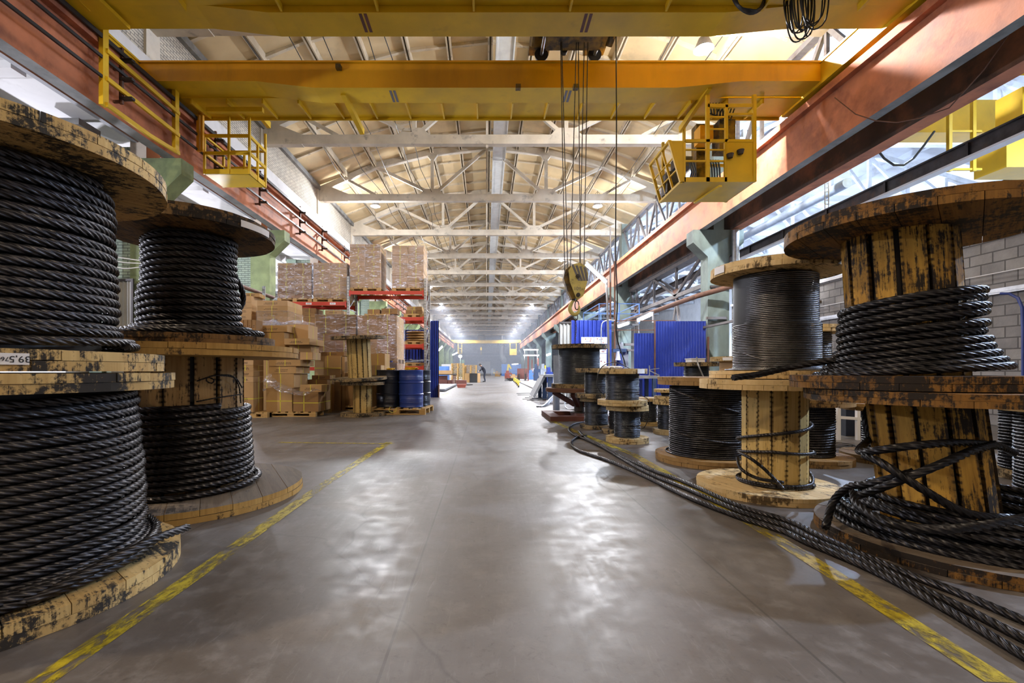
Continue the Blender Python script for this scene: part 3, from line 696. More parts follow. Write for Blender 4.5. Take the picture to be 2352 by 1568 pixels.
# the long bracket arms
m = MB(); m.bar(P(788,212,11.3),P(832,303,12.75),.12,.16); part(m,'support_arm',M_['crane'],cr)
m = MB(); m.bar(P(545,200,11.5),P(618,288,13.1),.10,.18); part(m,'support_arm',M_['crane'],cr)
m = MB(); m.bar(P(487,200,11.5),P(560,272,12.7),.08,.12); part(m,'support_arm',M_['crane'],cr)
m = MB(); m.bar(P(1630,197,11.2),P(1563,298,12.8),.10,.16); part(m,'support_arm',M_['crane'],cr)
m = MB(); m.bar((PX(470,11.8),11.9,CZ0-.06),(PX(600,11.8),11.9,CZ0-.06),.10,.12); part(m,'cross_channel',M_['crane'],cr)
# left hanging walkway railing along the runway
m = MB(); X1 = -7.82
m.bar((X1,9.3,6.42),(X1,9.3,8.05),.09,.14); part(m,'hanger_post',M_['crane'],cr)
m = MB(); m.bar((X1,11.45,6.5),(X1,11.45,8.1),.09,.14); part(m,'hanger_post',M_['crane'],cr)
for za,zb in ((7.55,7.5),(6.98,6.95),(6.45,6.5)):
    m = MB(); m.bar((X1+.06,9.3,za),(X1+.06,10.5,za-.02),.05,.09); m.bar((X1+.06,10.5,za-.02),(X1+.06,11.5,zb),.05,.09); part(m,'hand_rail',M_['crane'],cr)
m = MB(); m.box(-8.0,-7.2,7.9,9.2,CZ0+.02,CZ0+.1); part(m,'landing_plate',M_['crane'],cr)
# maintenance basket
yf,yb = 12.5,13.4; xa,xb = PX(470,yf),PX(573,yf); zb = PZ(400,yf); zt = PZ(312,yf)
m = MB(); m.box(xa,xb,yf,yb,zb,zb+.06); m.box(xa,xb,yf-.01,yf+.02,zb,zb+.14); m.box(xb-.02,xb+.01,yf,yb,zb,zb+.14)
bk_ = part(m,'service_basket',M_['crane'],cr)
for x,yy in ((xa,yf),(xb,yf),(xa,yb),(xb,yb),(PX(526,yf),yf),((xa+xb)/2,yb),(xb,(yf+yb)/2)):
    m = MB(); top = CZ0+.1 if (x==xb and yy==yf) or abs(x-PX(526,yf))<.01 or (x==xb and yy==yb) else zt
    m.bar((x,yy,zb),(x,yy,top),.055,.055); part(m,'post',M_['crane'],bk_)
for z in (zt,(zb+zt)/2+.05):
    m = MB(); m.bar((xa,yf,z),(xb,yf,z),.05,.08); m.bar((xb,yf,z),(xb,yb,z),.05,.08); m.bar((xa,yb,z),(xb,yb,z),.05,.05); m.bar((xa,yf,z),(xa,yb,z),.05,.05); part(m,'rail',M_['crane'],bk_)
m = MB(); m.tube([P(450,245,12.4),P(457,235,12.4),P(462,240,12.4),P(461,262,12.4),P(463,340,12.4)],.05,8); m.bar(P(456,265,12.3),P(456,348,12.3),.07,.08); m.bar(P(465,265,12.3),P(465,348,12.3),.06,.08)
part(m,'cable_riser',M_['crane_or'],cr)
# ---- operator cab
yf = 11.35; yb = 12.7
def CP(px,py): return P(px,py,yf)
xl,xr,xt = PX(1571,yf),PX(1733,yf),PX(1538,yf); z0 = PZ(418,yf); z1 = PZ(324,yf); zt = CZ0
m = MB(); m.box(xl-.05,xr,yf,yb,z0,z0+.06)
m.bar(P(1655,427,yf).lerp(P(1655,427,yf),0)+Vector((0,0,-.0)),Vector((PX(1655,yf)-.02,yb,z0-.02)),.08,.05)
cab = part(m,'operator_cab',M_['crane'],cr)
m = MB(); m.box(PX(1666,yf),xr,yf-.02,yf+.01,z0,z1)          # right door panel
part(m,'front_panel',M_['crane'],cab)
m = MB(); m.prismY([(xl-.05,z0),(PX(1574,yf),z0),(PX(1571,yf),z1),(xt,z1)][::-1],yf-.02,yf+.01); part(m,'corner_panel',M_['crane'],cab)
m = MB(); m.box(xr-.02,xr+.01,yf,yb,z0,z1); part(m,'side_panel',M_['crane'],cab)
def cabbar(n,*a,**k):
    m = MB(); m.bar(*a,**k); part(m,n,M_['crane'],cab)
for px in (1571,1625,1666): cabbar('post',(PX(px,yf),yf,z0),(PX(px,yf),yf,zt if px==1625 else z1),.09 if px==1625 else .06,.06,(0,1,0))
cabbar('post',(PX(1732,yf),yf,z0),(PX(1732,yf),yf,zt),.08,.08,(0,1,0)); cabbar('rail',(PX(1668,yf),yf,z1),(PX(1668,yf),yf,zt-.25),.07,.06,(0,1,0))
cabbar('rail',(PX(1625,yf),yf,zt-.27),(PX(1732,yf),yf,zt-.27),.06,.09); cabbar('rail',(xl,yf,z1),(xr,yf,z1),.06,.07); cabbar('rail',(xl,yf,z0+.05),(xr,yf,z0+.05),.06,.12)
cabbar('rail',(PX(1571,yf),yf,z1-.5),(PX(1666,yf),yf,z1-.5),.04,.04); cabbar('rail',(PX(1571,yf),yf,z1-.22),(PX(1666,yf),yf,z1-.22),.04,.03)
for px in (1571,1625): 
    cabbar('post',(PX(px,yf),yb,z0),(PX(px,yf),yb,zt if px==1625 else zt-.5),.07,.06,(0,1,0))
cabbar('post',(xr,yb,z0),(xr,yb,zt),.07,.07,(0,1,0)); cabbar('rail',(xl,yb,z1),(xr,yb,z1),.06,.07)
for z in (z1+.3,z1+.6): cabbar('rail',(PX(1625,yf),yf,z),(PX(1668,yf),yf,z),.03,.035)
cabbar('rail',(PX(1668,yf),yf,zt-.48),(PX(1730,yf),yf,zt-.48),.04,.05)
# slanted side window: panes left open, bars only
m = MB(); A = Vector((xt,yf,z1)); B = Vector((xl-.07,yf,z0)); C_ = Vector((xl-.07,yb,z0)); D_ = Vector((xt,yb,z1))
for a,b in ((A,B),(B,C_),(C_,D_),(D_,A)): m.bar(a,b,.06,.07,(1,0,0))
for t in (.36,.68): m.bar(A.lerp(D_,t),B.lerp(C_,t),.04,.05,(1,0,0))
for t in (.38,.68): m.bar(A.lerp(B,t),D_.lerp(C_,t),.03,.03,(1,0,0))
part(m,'slanted_window_frame',M_['crane'],cab)
m = MB(); m.box(PX(1578,yf),PX(1618,yf),12.0,12.35,z0+.7,z0+.95); m.box(PX(1560,yf),PX(1600,yf),12.1,12.5,z0+.06,z0+.6); part(m,'control_desk',M_['steel'],cab)
m = MB(); m.box(PX(1640,yf),PX(1662,yf),12.3,12.6,z0+.3,z1+.95); part(m,'resistor_cabinet',M_['crane_dk'],cab)
m = MB(); m.box(PX(1632,yf),PX(1664,yf),11.9,12.25,z1+.28,z1+.70); part(m,'electrical_box',M_['crane_or'],cab)
m = MB(); m.box(PX(1674,yf),PX(1712,yf),11.8,12.2,z1+.02,z1+.8); part(m,'locker',M_['crane_dk'],cab)
m = MB()
for i in range(5):
    x = PX(1632+i*6,yf); m.tube([(x,11.5,z0+.62),(x+.03,11.48,z0+.4),(x+.05,11.5,z0+.2),(x+.03,11.52,z0+.05)],.022,7)
for i in range(3):
    x = PX(1594+i*5,yf); m.tube([(x,11.6,z0+.6),(x+.05,11.58,z0+.35),(x-.02,11.6,z0+.06)],.02,7)
part(m,'cable_hoses',M_['blue_dk'],cab)
for px,py in ((1677,358),(1701,349)):
    m = MB(); p = P(px,py,yf-.08); m.lathe([(.0,-.05),(.06,-.05),(.085,.05),(.0,.05)],14,(p.x,p.y,p.z)); part(m,'work_lamp',M_['steel'],cab)
m = MB()
for i in range(6):
    x = PX(1635+i*7,yf); m.tube([(x,11.6,zt-.05),(x+.04,11.6,zt-.3-.03*i),(x+.25,11.65,zt-.35-.02*i),(x+.4,11.7,zt-.05)],.018,6)
part(m,'looped_cables',M_['rubber'],cab)
# ---- hoist trolley
tz = CZ1+.06
tl = thing('hoist_trolley','dark grimy hoist trolley riding on the yellow crane girders','trolley',(PX(1304,10.2),10.2,tz))
xa,xb = PX(1216,11.0),PX(1392,11.0)
m = MB(); m.box(xa+.32,xb-.32,9.5,10.45,CZ1-.13,CZ1+.20); part(m,'lower_frame',M_['crane_dk'],tl)
m = MB(); m.box(xa,xb,8.95,10.6,CZ1+.30,CZ1+.46); part(m,'deck',M_['crane_dk'],tl)
for x0_ in (xa,xb-.5):
    m = MB(); m.box(x0_,x0_+.5,8.95,11.3,CZ1+.34,CZ1+.46); part(m,'side_beam',M_['crane_dk'],tl)
    m = MB(); m.prismX([(9.5,CZ1+.30),(10.9,CZ1+.30),(10.5,CZ1-.02),(9.7,CZ1-.02)],x0_+(.0 if x0_==xa else .45),x0_+(.05 if x0_==xa else .5)); part(m,'end_plate',M_['crane_dk'],tl)
m = MB(); m.cyl((xa+.5,10.0,tz+.75),(xb-.5,10.0,tz+.75),.26,24); part(m,'rope_drum',M_['steel'],tl,smooth=40)
m = MB(); m.box(xa+.2,xa+.7,9.0,9.5,tz+.4,tz+.8); part(m,'motor',M_['crane_dk'],tl)
for px in (1243,1365):
    for yy in (9.2,11.1):
        x = PX(px,11.1); m = MB(); m.lathe([(0,-.05),(.10,-.05),(.165,-.05),(.165,-.03),(.14,-.03),(.14,.05),(0,.05)],24)
        w2 = MB(); w2.add([(v[0]+x,v[2]+yy,v[1]+tz+.14) for v in m.v],[f[::-1] for f in m.f]); part(w2,'wheel',M_['steel'],tl,smooth=40)
    m = MB(); m.cyl((PX(px,11.1),9.2,tz+.14),(PX(px,11.1),11.1,tz+.14),.04,12); part(m,'axle',M_['galv'],tl,smooth=40)
for px in (1270,1322):
    m = MB(); m.bar((PX(px,10.2),9.5,tz-.12),(PX(px,10.2),10.46,tz-.12),.06,.10); part(m,'cross_beam',M_['crane'],tl)
m = MB(); p = P(1296,118,10.5); m.cyl((p.x,p.y-.05,p.z),(p.x,p.y+.05,p.z),.07,16); m2 = m; part(m,'limit_weight',M_['black'],tl,smooth=40)
HB = P(1320,640,10.2)
for pa,pb,qy in ((1287,1297,612),(1289,1304,612),(1325,1310,610),(1328,1333,608),(1343,1331,612),(1351,1341,612)):
    a = Vector((PX(pa,10.2),10.2,tz+.3)); b = P(pb,qy+14,10.2)
    m = MB(); m.tube([a,b],.011,6); part(m,'hoist_rope',M_['rope'],tl)
# ---- hook block
hb = thing('hook_block','pale yellow crane hook block with grey diagonal stripes and a black number','hook block',tuple(P(1322,715,10.2)))
def hk(px,py,dy=0.0): return P(px,py,10.2+dy)
outl = [(1303,624),(1312,611),(1328,607),(1340,614),(1347,632),(1346,646),(1336,682),(1327,689),(1320,687),(1306,650)]
for dy,mat in ((-.16,'hookyel'),(.16,'hookyel')):
    po = [(PX(a,10.2),PZ(b,10.2)) for a,b in outl]
    m = MB(); m.prismY(po[::-1],10.2+dy-.015,10.2+dy+.015); pl_ = part(m,'cheek_plate',M_[mat],hb)
    if dy < 0:
        for i in range(4):
            q = [(1312+i*9-3,612+i*2),(1317+i*9-3,611+i*2),(1331+i*6-2,648),(1326+i*6-2,648)]
            m = MB(); m.prismY([(PX(a,10.2),PZ(b,10.2)) for a,b in q][::-1],10.2+dy-.019,10.2+dy-.012); part(m,'stripe',M_['hookgry'],pl_)
        for a,b in ((1327,634),(1328,677)):
            p = hk(a,b,dy-.03); m = MB(); m.cyl((p.x,p.y-.02,p.z),(p.x,p.y+.02,p.z),.045,16); m.cyl((p.x,p.y-.035,p.z),(p.x,p.y,p.z),.022,10); part(m,'pin',M_['steel'],pl_,smooth=40)
        c = hk(1326,663,dy-.0165)
        text_part('10\u0442',.115,M_['hookgry'],pl_,Matrix.Translation(c-ORG[hb.name])@Matrix.Rotation(PI/2,4,'X'))
for dx in (-.08,.08):
    m = MB(); c = hk(1324,634); m.cyl((c.x+dx*0,c.y+dx-.03,c.z),(c.x,c.y+dx+.03,c.z),.19,28); part(m,'sheave',M_['steel'],hb,smooth=40)
m = MB(); po = [(PX(a,10.2),PZ(b,10.2)) for a,b in [(1293,640),(1297,622),(1308,612),(1316,640),(1322,686),(1312,688),(1302,668)]]; m.prismY(po[::-1],10.12,10.28); part(m,'side_guard',M_['crane_dk'],hb)
m = MB(); m.cyl(hk(1318,690),hk(1318,683),.05,14); part(m,'swivel',M_['steel'],hb,smooth=40)
hp = [hk(1318,688),hk(1312,698),hk(1309,708),hk(1313,718),hk(1321,722),hk(1329,716),hk(1331,706),hk(1329,700)]
hp = [Vector(p) for p in smooth_path(hp,.02)]
m = MB(); m.tube(hp,[.03+.018*math.sin(PI*min(1,i/len(hp)*1.25)) if i < len(hp)*.8 else .03*(1-(i-len(hp)*.8)/(len(hp)*.25)) for i in range(len(hp))],12); part(m,'hook',M_['hookyel'],hb,smooth=50)
# chain sling on the hook
def link_ring(c, w_, h, r, rz): 
    m = MB(); pts = []
    for k in range(14):
        a = 2*PI*k/14; pts.append(Vector(c)+Vector((math.cos(a)*w_*math.cos(rz), math.cos(a)*w_*math.sin(rz), math.sin(a)*h)))
    m.tube(pts,r,6,closed=True); return m
cs = thing('chain_sling','steel chain sling hanging from the crane hook above the stacked spool','chain',tuple(P(1323,783,10.2)))
part(link_ring(hk(1325,701),.05,.10,.012,.3),'ring',M_['steel'],cs,smooth=60)
part(link_ring(hk(1322,727),.05,.085,.011,.2),'ring',M_['steel'],cs,smooth=60)
za = hk(1322,735).z; zb = hk(1322,783).z; n = int((za-zb)/.042)
m = MB()
for i in range(n):
    k = link_ring((hk(1322,735).x+.012*math.sin(i*.4),10.2,za-i*(za-zb)/n),.014,.028,.006,(i%2)*PI/2); m.add(k.v,k.f)
part(m,'chain',M_['steel'],cs,smooth=60)
# pendant cable
m = MB(); m.tube(smooth_path([P(1415,84,10.0),P(1416,300,10.0),P(1414,560,10.0),P(1418,690,10.1),P(1415,760,10.3),P(1424,800,10.4),P(1434,828,10.4),P(1436,842,10.4)],.08),.014,7)
solo(m,'pendant_cable',M_['rubber'],'black control cable hanging straight down from the crane, to the right of the hook ropes','cable',smooth=60)
# cable coils hanging from the near girder
rc_ = random.Random(5); m = MB()
for i in range(12):
    cx_ = PX(1850+rc_.uniform(-14,14),8.5); top = PZ(-40,8.5); bot = PZ(rc_.uniform(58,84),8.5); hw = rc_.uniform(.10,.27); yy = 8.5+rc_.uniform(-.14,.14)
    pts = [(cx_-hw*.6,yy,top),(cx_-hw,yy,(top+bot)/2+.15),(cx_-hw*.7,yy,bot+.12),(cx_,yy+.03,bot),(cx_+hw*.75,yy,bot+.14),(cx_+hw,yy,(top+bot)/2+.15),(cx_+hw*.7,yy,top)]
    m.tube(smooth_path(pts,.06),.013,6)
solo(m,'cable_coil',M_['rubber'],'bundle of black cable loops hanging at the right end of the near girder','cable',smooth=60)
m = MB()
for i in range(5):
    d = .03*i; pts = [P(1672+i*3,-30,8.6),P(1690+i*2,12,8.6-d),P(1722,33-i*3,8.6-d),P(1752-i*2,18,8.6-d),P(1772-i*2,-30,8.6)]
    m.tube(smooth_path(pts,.06),.012,6)
solo(m,'cable_loop',M_['rubber'],'slack loop of black cables under the near girder, left of the bigger bundle','cable',smooth=60)
# ================================================================== spools
def pol(d, th): return (d*math.sin(math.radians(th)), d*math.cos(math.radians(th)))
def flange_mb(Rr, z0, z1, n=7, ang=0.0, seed=1, jag=.006, m=None, cxy=(0,0), layers=2, inner=0):
    m = m or MB(); rg = random.Random(seed); zs = np.linspace(z0, z1, layers+1)
    for L in range(layers):
        a0 = ang+L*PI/2; ca, sa = math.cos(a0), math.sin(a0); w = 2*Rr/n
        for i in range(n):
            ya = -Rr+i*w+.0015; yb = ya+w-.003; r_ = Rr-rg.uniform(0,jag)
            ya2 = max(-r_*.9995,ya); yb2 = min(r_*.9995,yb)
            if yb2-ya2 < .004: continue
            k = 9; ys = [ya2+(yb2-ya2)*q/(k-1) for q in range(k)]
            pr = [(math.sqrt(max(r_*r_-y*y,1e-9)),y) for y in ys]; pl = [(-x,y) for x,y in reversed(pr)]
            poly = pr+pl; off = rg.uniform(0,9)
            guv = [(x+off, y+off*.3, (y-(ya2+yb2)/2)/((yb2-ya2)/2)*.5) for x,y in poly]
            dz = rg.uniform(-.0015,.0015)
            m.prism([(cxy[0]+x*ca-y*sa, cxy[1]+x*sa+y*ca) for x,y in poly], zs[L]+.0012+ (dz if L else 0), zs[L+1]-.0008+(dz if L==layers-1 else 0), guv)
    return m
def core_mb(r, z0, z1, n=12, gap=.008, sh0=(0,0), sh1=(0,0), th=.028, seed=1, phase=0.0):
    m = MB(); rg = random.Random(seed)
    for k in range(n):
        a = phase+2*PI*k/n; t = Vector((-math.sin(a),math.cos(a),0)); nn = Vector((math.cos(a),math.sin(a),0)); rk = r+rg.uniform(-.004,.003)
        w = r*math.tan(PI/n)-gap/2*rg.uniform(.4,1.8); vs=[]; gs=[]; off = rg.uniform(0,5)
        for z,sh in ((z0,sh0),(z1,sh1)):
            for s_,rr in ((-1,rk),(1,rk),(1,rk-th),(-1,rk-th)):
                p = nn*rr+t*(w*s_*(rr/rk)); vs.append((p.x+sh[0],p.y+sh[1],z)); gs.append((z+off,w*s_,float(s_)))
        m.add(vs,[(3,2,1,0),(4,5,6,7),(0,1,5,4),(1,2,6,5),(2,3,7,6),(3,0,4,7)],gs)
        # split face so that the across coordinate interpolates on the outer face
    return m
def spool(label, C, z0, zb, zt, z1, Rb, Rt, mat_f, core=None, rope=None, group=None, n=7, ang=.4, seed=1, rot=(0,0,0), mat_t=None, top_xy=(0,0), rope_mat='rope', cat='cable spool', name='cable_spool', inner_core=None):
    """z0..zb lower flange, zt..z1 upper flange (all world heights)"""
    o = thing(name, label, cat, (C[0],C[1],z0), rot, group)
    part(flange_mb(Rb,0,zb-z0,n,ang,seed),'bottom_flange',M_[mat_f],o,local=True)
    part(flange_mb(Rt,zt-z0,z1-z0,n,ang+.5,seed+9,cxy=top_xy),'top_flange',M_[mat_t or mat_f],o,local=True)
    if core:
        part(core_mb(core['r'],zb-z0,zt-z0,core.get('n',12),core.get('gap',.008),core.get('sh0',(0,0)),core.get('sh1',(0,0)),seed=seed,phase=core.get('ph',.2)),'core',M_[core['mat']],o,local=True)
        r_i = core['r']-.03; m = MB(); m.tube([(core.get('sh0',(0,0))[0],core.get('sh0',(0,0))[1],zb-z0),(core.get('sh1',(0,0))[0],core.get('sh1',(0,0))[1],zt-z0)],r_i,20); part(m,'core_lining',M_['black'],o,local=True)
    elif inner_core:
        m = MB(); m.cyl((0,0,zb-z0),(0,0,zt-z0),inner_core,28); part(m,'core',M_['black'],o,local=True,smooth=40)
    if rope:
        link('steel_rope', np_mesh('steel_rope', rope, M_[rope_mat]), o)
    return o
def rim_ang(C, Rr, px):
    u = np.array([px-CX,FPX]); u /= np.linalg.norm(u); c = np.array(C[:2]); b = u@c; d = b*b-c@c+Rr*Rr
    s = b-math.sqrt(max(d,0)); p = u*s-c; return math.atan2(p[1],p[0])
def rim_label(o, C, Rr, px0, px1, z0, z1, txt=None, mat='paper', flip=False, sh=(0,0)):
    a0, a1 = rim_ang(C,Rr,px0), rim_ang(C,Rr,px1)
    if a1 < a0-PI: a1 += 2*PI
    if a1 > a0+PI: a0 += 2*PI
    m = MB(); k = 6; vs = []
    for q in range(k+1):
        a = a0+(a1-a0)*q/k
        for rr in (Rr+.004,Rr+.002):
            for z in (z0,z1): vs.append((rr*math.cos(a)+sh[0],rr*math.sin(a)+sh[1],z))
    fs = []
    for q in range(k):
        b = q*4; fs += [(b,b+4,b+5,b+1),(b+2,b+3,b+7,b+6),(b,b+2,b+6,b+4),(b+1,b+5,b+7,b+3)]
    m.add(vs,fs); p = part(m,'paper_label',M_[mat],o,local=True)
    for s, fr, size in (txt or []):
        a = a0+(a1-a0)*fr; t = Vector((-math.sin(a),math.cos(a),0))*(1 if a1>a0 else -1); nn = Vector((math.cos(a),math.sin(a),0)); up = Vector((0,0,1))
        if flip: t, up = -t, -up
        M = Matrix((( t.x,up.x,nn.x,(Rr+.0045)*nn.x),(t.y,up.y,nn.y,(Rr+.0045)*nn.y),(t.z,up.z,nn.z,(z0+z1)/2),(0,0,0,1)))
        text_part(s,size,M_['ink'],p,M)
    return p
# ---- L1 / L2 : left foreground stack
C1 = (-2.32,2.093); ph = math.atan2(-C1[1],-C1[0])
prof = [(0,.60,.105),(1.6,.66,.105),(3.4,.645,.15),(4.6,.60,.135),(6,.594,.19),(12,.588,.45),(18,.565,.70),(21.5,.557,.845),(22.6,.54,.885)]
rp = [winding(prof,.0213,.27,phase=ph+.2,wob=.006,k=4,seed=3,tilt=.012)]
e0 = Vector(P(250,1268,2.0))-Vector((*C1,0)); tail = [P(60,1385,1.74),P(170,1330,1.86),P(280,1275,2.02),P(350,1240,2.16),P(398,1222,2.32),P(430,1211,2.44)]
rp.append(free_rope([Vector(p)-Vector((*C1,0)) for p in tail],.0213,.27,k=4))
L1 = spool('big mouldy timber spool of thick black rope on the floor, left edge of the aisle',C1,0,.088,.912,.992,.76,.735,'lw1',rope=rp,inner_core=.50,n=8,ang=.9,seed=11)
prof = [(0,.56,1.106),(.9,.56,1.11),(1.4,.50,1.155),(3,.478,1.19),(9,.472,1.45),(13,.462,1.63),(17,.459,1.80),(19,.456,1.885)]
L2 = spool('tall spool of thick black rope stacked topmost at the left edge, label on rim',C1,.998,1.084,1.915,2.0,.688,.70,'lw1',
           rope=[(lambda v,f,n:(v-np.array([0,0,.998]),f,n))(*winding(prof,.0213,.27,phase=ph+1,wob=.008,k=4,seed=5,tilt=.02))],inner_core=.42,n=8,ang=.3,seed=12)
rim_label(L2,C1,.688,-50,67,.026,.069,[('39,5',.80,.034),('760',.46,.022)],flip=True)
# ---- L3 / L4
C3 = (-2.42,3.68); C4 = pol(4.405,-33.0); ph = math.atan2(-C3[1],-C3[0])
prof = [(0,.50,.108),(.9,.545,.108),(1.5,.49,.14),(2.2,.467,.165),(8,.455,.44),(14,.436,.735)]
rp = [winding(prof,.0235,.30,phase=ph+.5,wob=.004,k=3,seed=7,tilt=.005)]
w1 = [P(300,935,3.55),P(370,915,3.42),P(430,884,3.38),P(478,866,3.40),P(500,862,3.44),P(540,868,3.60),P(556,890,3.68)]
rp.append(free_rope([Vector(p)-Vector((*C3,0)) for p in w1],.006,.1,k=2,step=.02))
w2 = [P(330,934,3.5),P(430,925,3.38),P(500,913,3.44),P(556,905,3.66)]
rp.append(free_rope([Vector(p)-Vector((*C3,0)) for p in w2],.006,.1,k=2,step=.02))
w3 = [P(478,866,3.40),P(492,872,3.40),P(486,880,3.40),P(474,874,3.39),P(482,864,3.40),P(530,862,3.52),P(548,885,3.62),P(553,925,3.68)]
rp.append(free_rope([Vector(p)-Vector((*C3,0)) for p in w3],.006,.1,k=2,step=.02))
L3 = spool('wide timber spool on the floor behind the mouldy one, rope on its lower half',C3,0,.085,1.107,1.192,.87,.836,'lw3',core=dict(r=.396,n=14,mat='l3c',gap=.024),rope=rp,n=9,ang=.55,seed=13)
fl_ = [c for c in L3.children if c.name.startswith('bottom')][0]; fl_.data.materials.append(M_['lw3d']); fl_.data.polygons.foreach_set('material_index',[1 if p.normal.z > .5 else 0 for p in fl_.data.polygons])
prof = [(0,.56,1.297),(1.0,.50,1.30),(2.0,.41,1.325),(2.6,.36,1.36),(3,.345,1.385),(8,.335,1.64),(9,.312,1.70),(16,.312,2.05)]
rp = [winding(prof,.0255,.32,phase=ph+2.2,wob=.006,k=4,seed=8,tilt=.012)]
z4 = 1.195
lp = [P(505,610,3.82),P(535,632,3.86),P(556,668,3.95),P(557,695,4.0),P(546,712,3.98),P(520,716,3.9)]
rp = [(v-np.array([0,0,z4]),f,n) for v,f,n in rp]+[free_rope([Vector(p)-Vector((C4[0],C4[1],z4)) for p in lp],.0255,.32,k=4)]
L4 = spool('dark spool of black rope under a tarred lid with a torn white label',C4,z4,1.27,2.075,2.15,.62,.625,'lw2',rope=rp,inner_core=.27,n=7,ang=1.2,seed=14,rope_mat='rope_b')
rim_label(L4,C4,.625,553,617,2.085-z4,2.135-z4)
lb = flange_mb(.60,2.152-z4,2.187-z4,5,1.35,77,jag=.03,layers=1)
part(lb,'lid_boards',M_['lw2'],L4,local=True)
# ---- E1 / E2 : empty spools by the drums
E2 = spool('small weathered empty spool standing on the floor under the tilted one, by the drums',(-2.80,10.3),0,.07,.69,.76,.50,.49,'ew',core=dict(r=.20,n=9,mat='ewc',gap=.022),n=6,ang=.3,seed=15)
E1 = spool('empty weathered spool leaning back on the smaller one beside the dark drum',(-2.86,10.32),.80,.86,1.72,1.79,.60,.60,'ew',core=dict(r=.255,n=13,mat='ewc',gap=.012),n=7,ang=.8,seed=16,rot=(.055,-.03,0))
# ---- R1 / R2 : right foreground stack
CR1 = (2.77,2.656); cb = (2.678-2.77+.01,2.696-2.656); ct = (2.62-2.77,2.735-2.656); ph = math.atan2(-CR1[1],-CR1[0])
rp = []
prof = [(0,.60,.092),(1,.55,.095),(2,.505,.095),(3,.46,.10),(4,.60,.135),(5,.545,.14),(6,.49,.145),(7,.44,.15),(8,.565,.185),(9,.50,.195),(10,.44,.20),(11,.52,.235),(12,.45,.25),(12.6,.40,.26)]
rp.append(winding(prof,.022,.28,phase=ph+2.6,wob=.022,k=3,seed=21,tilt=.02))
for pts in ([P(1896,1212,2.62),P(1915,1150,2.72),P(1950,1118,2.62),P(1990,1112,2.5),P(2040,1100,2.42),P(2100,1083,2.36)],
            [P(2330,1040,2.75),P(2290,1024,2.55),P(2200,1017,2.36),P(2100,1023,2.32),P(2020,1033,2.40),P(1975,1036,2.56),P(1985,1020,2.8),P(2010,1000,3.0)],
            [P(1985,1045,2.48),P(2020,1060,2.38),P(2070,1092,2.30),P(2130,1130,2.26),P(2200,1170,2.24),P(2260,1186,2.24),P(2330,1190,2.3)],
            [P(1962,1140,2.58),P(2010,1125,2.42),P(2080,1098,2.33),P(2160,1066,2.29),P(2230,1036,2.34),P(2285,1020,2.48)],
            [P(1960,1130,2.5),P(1972,1160,2.36),P(2040,1200,2.16),P(2150,1215,2.06),P(2260,1206,2.05),P(2360,1188,2.12)],
            [P(2000,1020,2.95),P(1988,960,3.0),P(1995,935,3.05)]):
    rp.append(free_rope([Vector(p)-Vector((*CR1,0)) for p in pts],.022,.28))
R1 = spool('big orange-brown spool at the right edge, heavy black rope tangled round its leaning core',CR1,0,.068,.822,.893,.70,.675,'rw1',core=dict(r=.258,n=13,mat='rw1c',gap=.022,sh0=cb,sh1=ct),rope=rp,n=8,ang=.7,seed=17,rope_mat='rope_b',top_xy=(-.08,.03))
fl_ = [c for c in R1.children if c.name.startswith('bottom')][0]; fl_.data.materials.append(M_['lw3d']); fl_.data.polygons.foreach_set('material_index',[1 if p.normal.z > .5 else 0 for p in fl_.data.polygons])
CR2 = pol(3.80,42.75); ph = math.atan2(-CR2[1],-CR2[0]); z2 = .896
prof = [(0,.47,.998),(.9,.43,1.0),(1.8,.41,1.03),(2.6,.385,1.06),(3.4,.35,1.09),(4.4,.355,1.135),(5.4,.325,1.175),(6.4,.325,1.22),(7.4,.322,1.265),(8.4,.33,1.31),(9.4,.318,1.355),(10.4,.315,1.40),(11,.315,1.43)]
rp = [winding(prof,.0222,.30,phase=ph+1.9,wob=.012,k=4,seed=23,tilt=-.030,tdir=2.39)]
tail = [P(2050,826,2.75),P(1960,826,2.86),P(1894,830,2.95),P(1840,838,3.0),P(1797,847,3.02),P(1740,860,3.0),P(1684,867,2.96)]
rp = [(v-np.array([0,0,z2]),f,n) for v,f,n in rp]+[free_rope([Vector(p)-Vector((CR2[0],CR2[1],z2)) for p in tail],.0222,.28,k=4)]
R2 = spool('big dark-topped timber spool stacked topmost at the right edge, coil of black rope',CR2,z2,.974,1.825,1.91,.605,.633,'rw1',core=dict(r=.269,n=13,mat='rw1c',gap=.022,sh1=(-.035,.03),ph=.35),rope=rp,n=8,ang=.25,seed=18,rope_mat='rope_b')
# ---- R3 / R4
C3r = (2.361,3.843); ph = math.atan2(-C3r[1],-C3r[0]); csh = (pol(4.51,32.3)[0]-C3r[0], pol(4.51,32.3)[1]-C3r[1])
prof = [(0,.275,.082),(1.1,.265,.084),(2.0,.27,.10),(2.3,.262,.26),(2.8,.262,.36),(3.2,.285,.33),(3.45,.27,.38),(3.8,.262,.50),(4.2,.262,.60),(4.35,.27,.585)]
rp = [winding(prof,.0135,.15,phase=ph+1.2,wob=.002,k=3,seed=25)]
rp = [(v+np.array([csh[0],csh[1],0]),f,n) for v,f,n in rp]
rp.append(free_rope([Vector(p)-Vector((*C3r,0)) for p in [P(1697,1038,3.75),P(1720,1050,3.6),P(1750,1072,3.56),P(1775,1096,3.52),P(1800,1123,3.46)]],.0135,.15))
rp.append(free_rope([Vector(p)-Vector((*C3r,0)) for p in [P(1694,1050,3.8),P(1702,1076,3.62),P(1740,1098,3.54),P(1800,1108,3.5)]],.0135,.15))
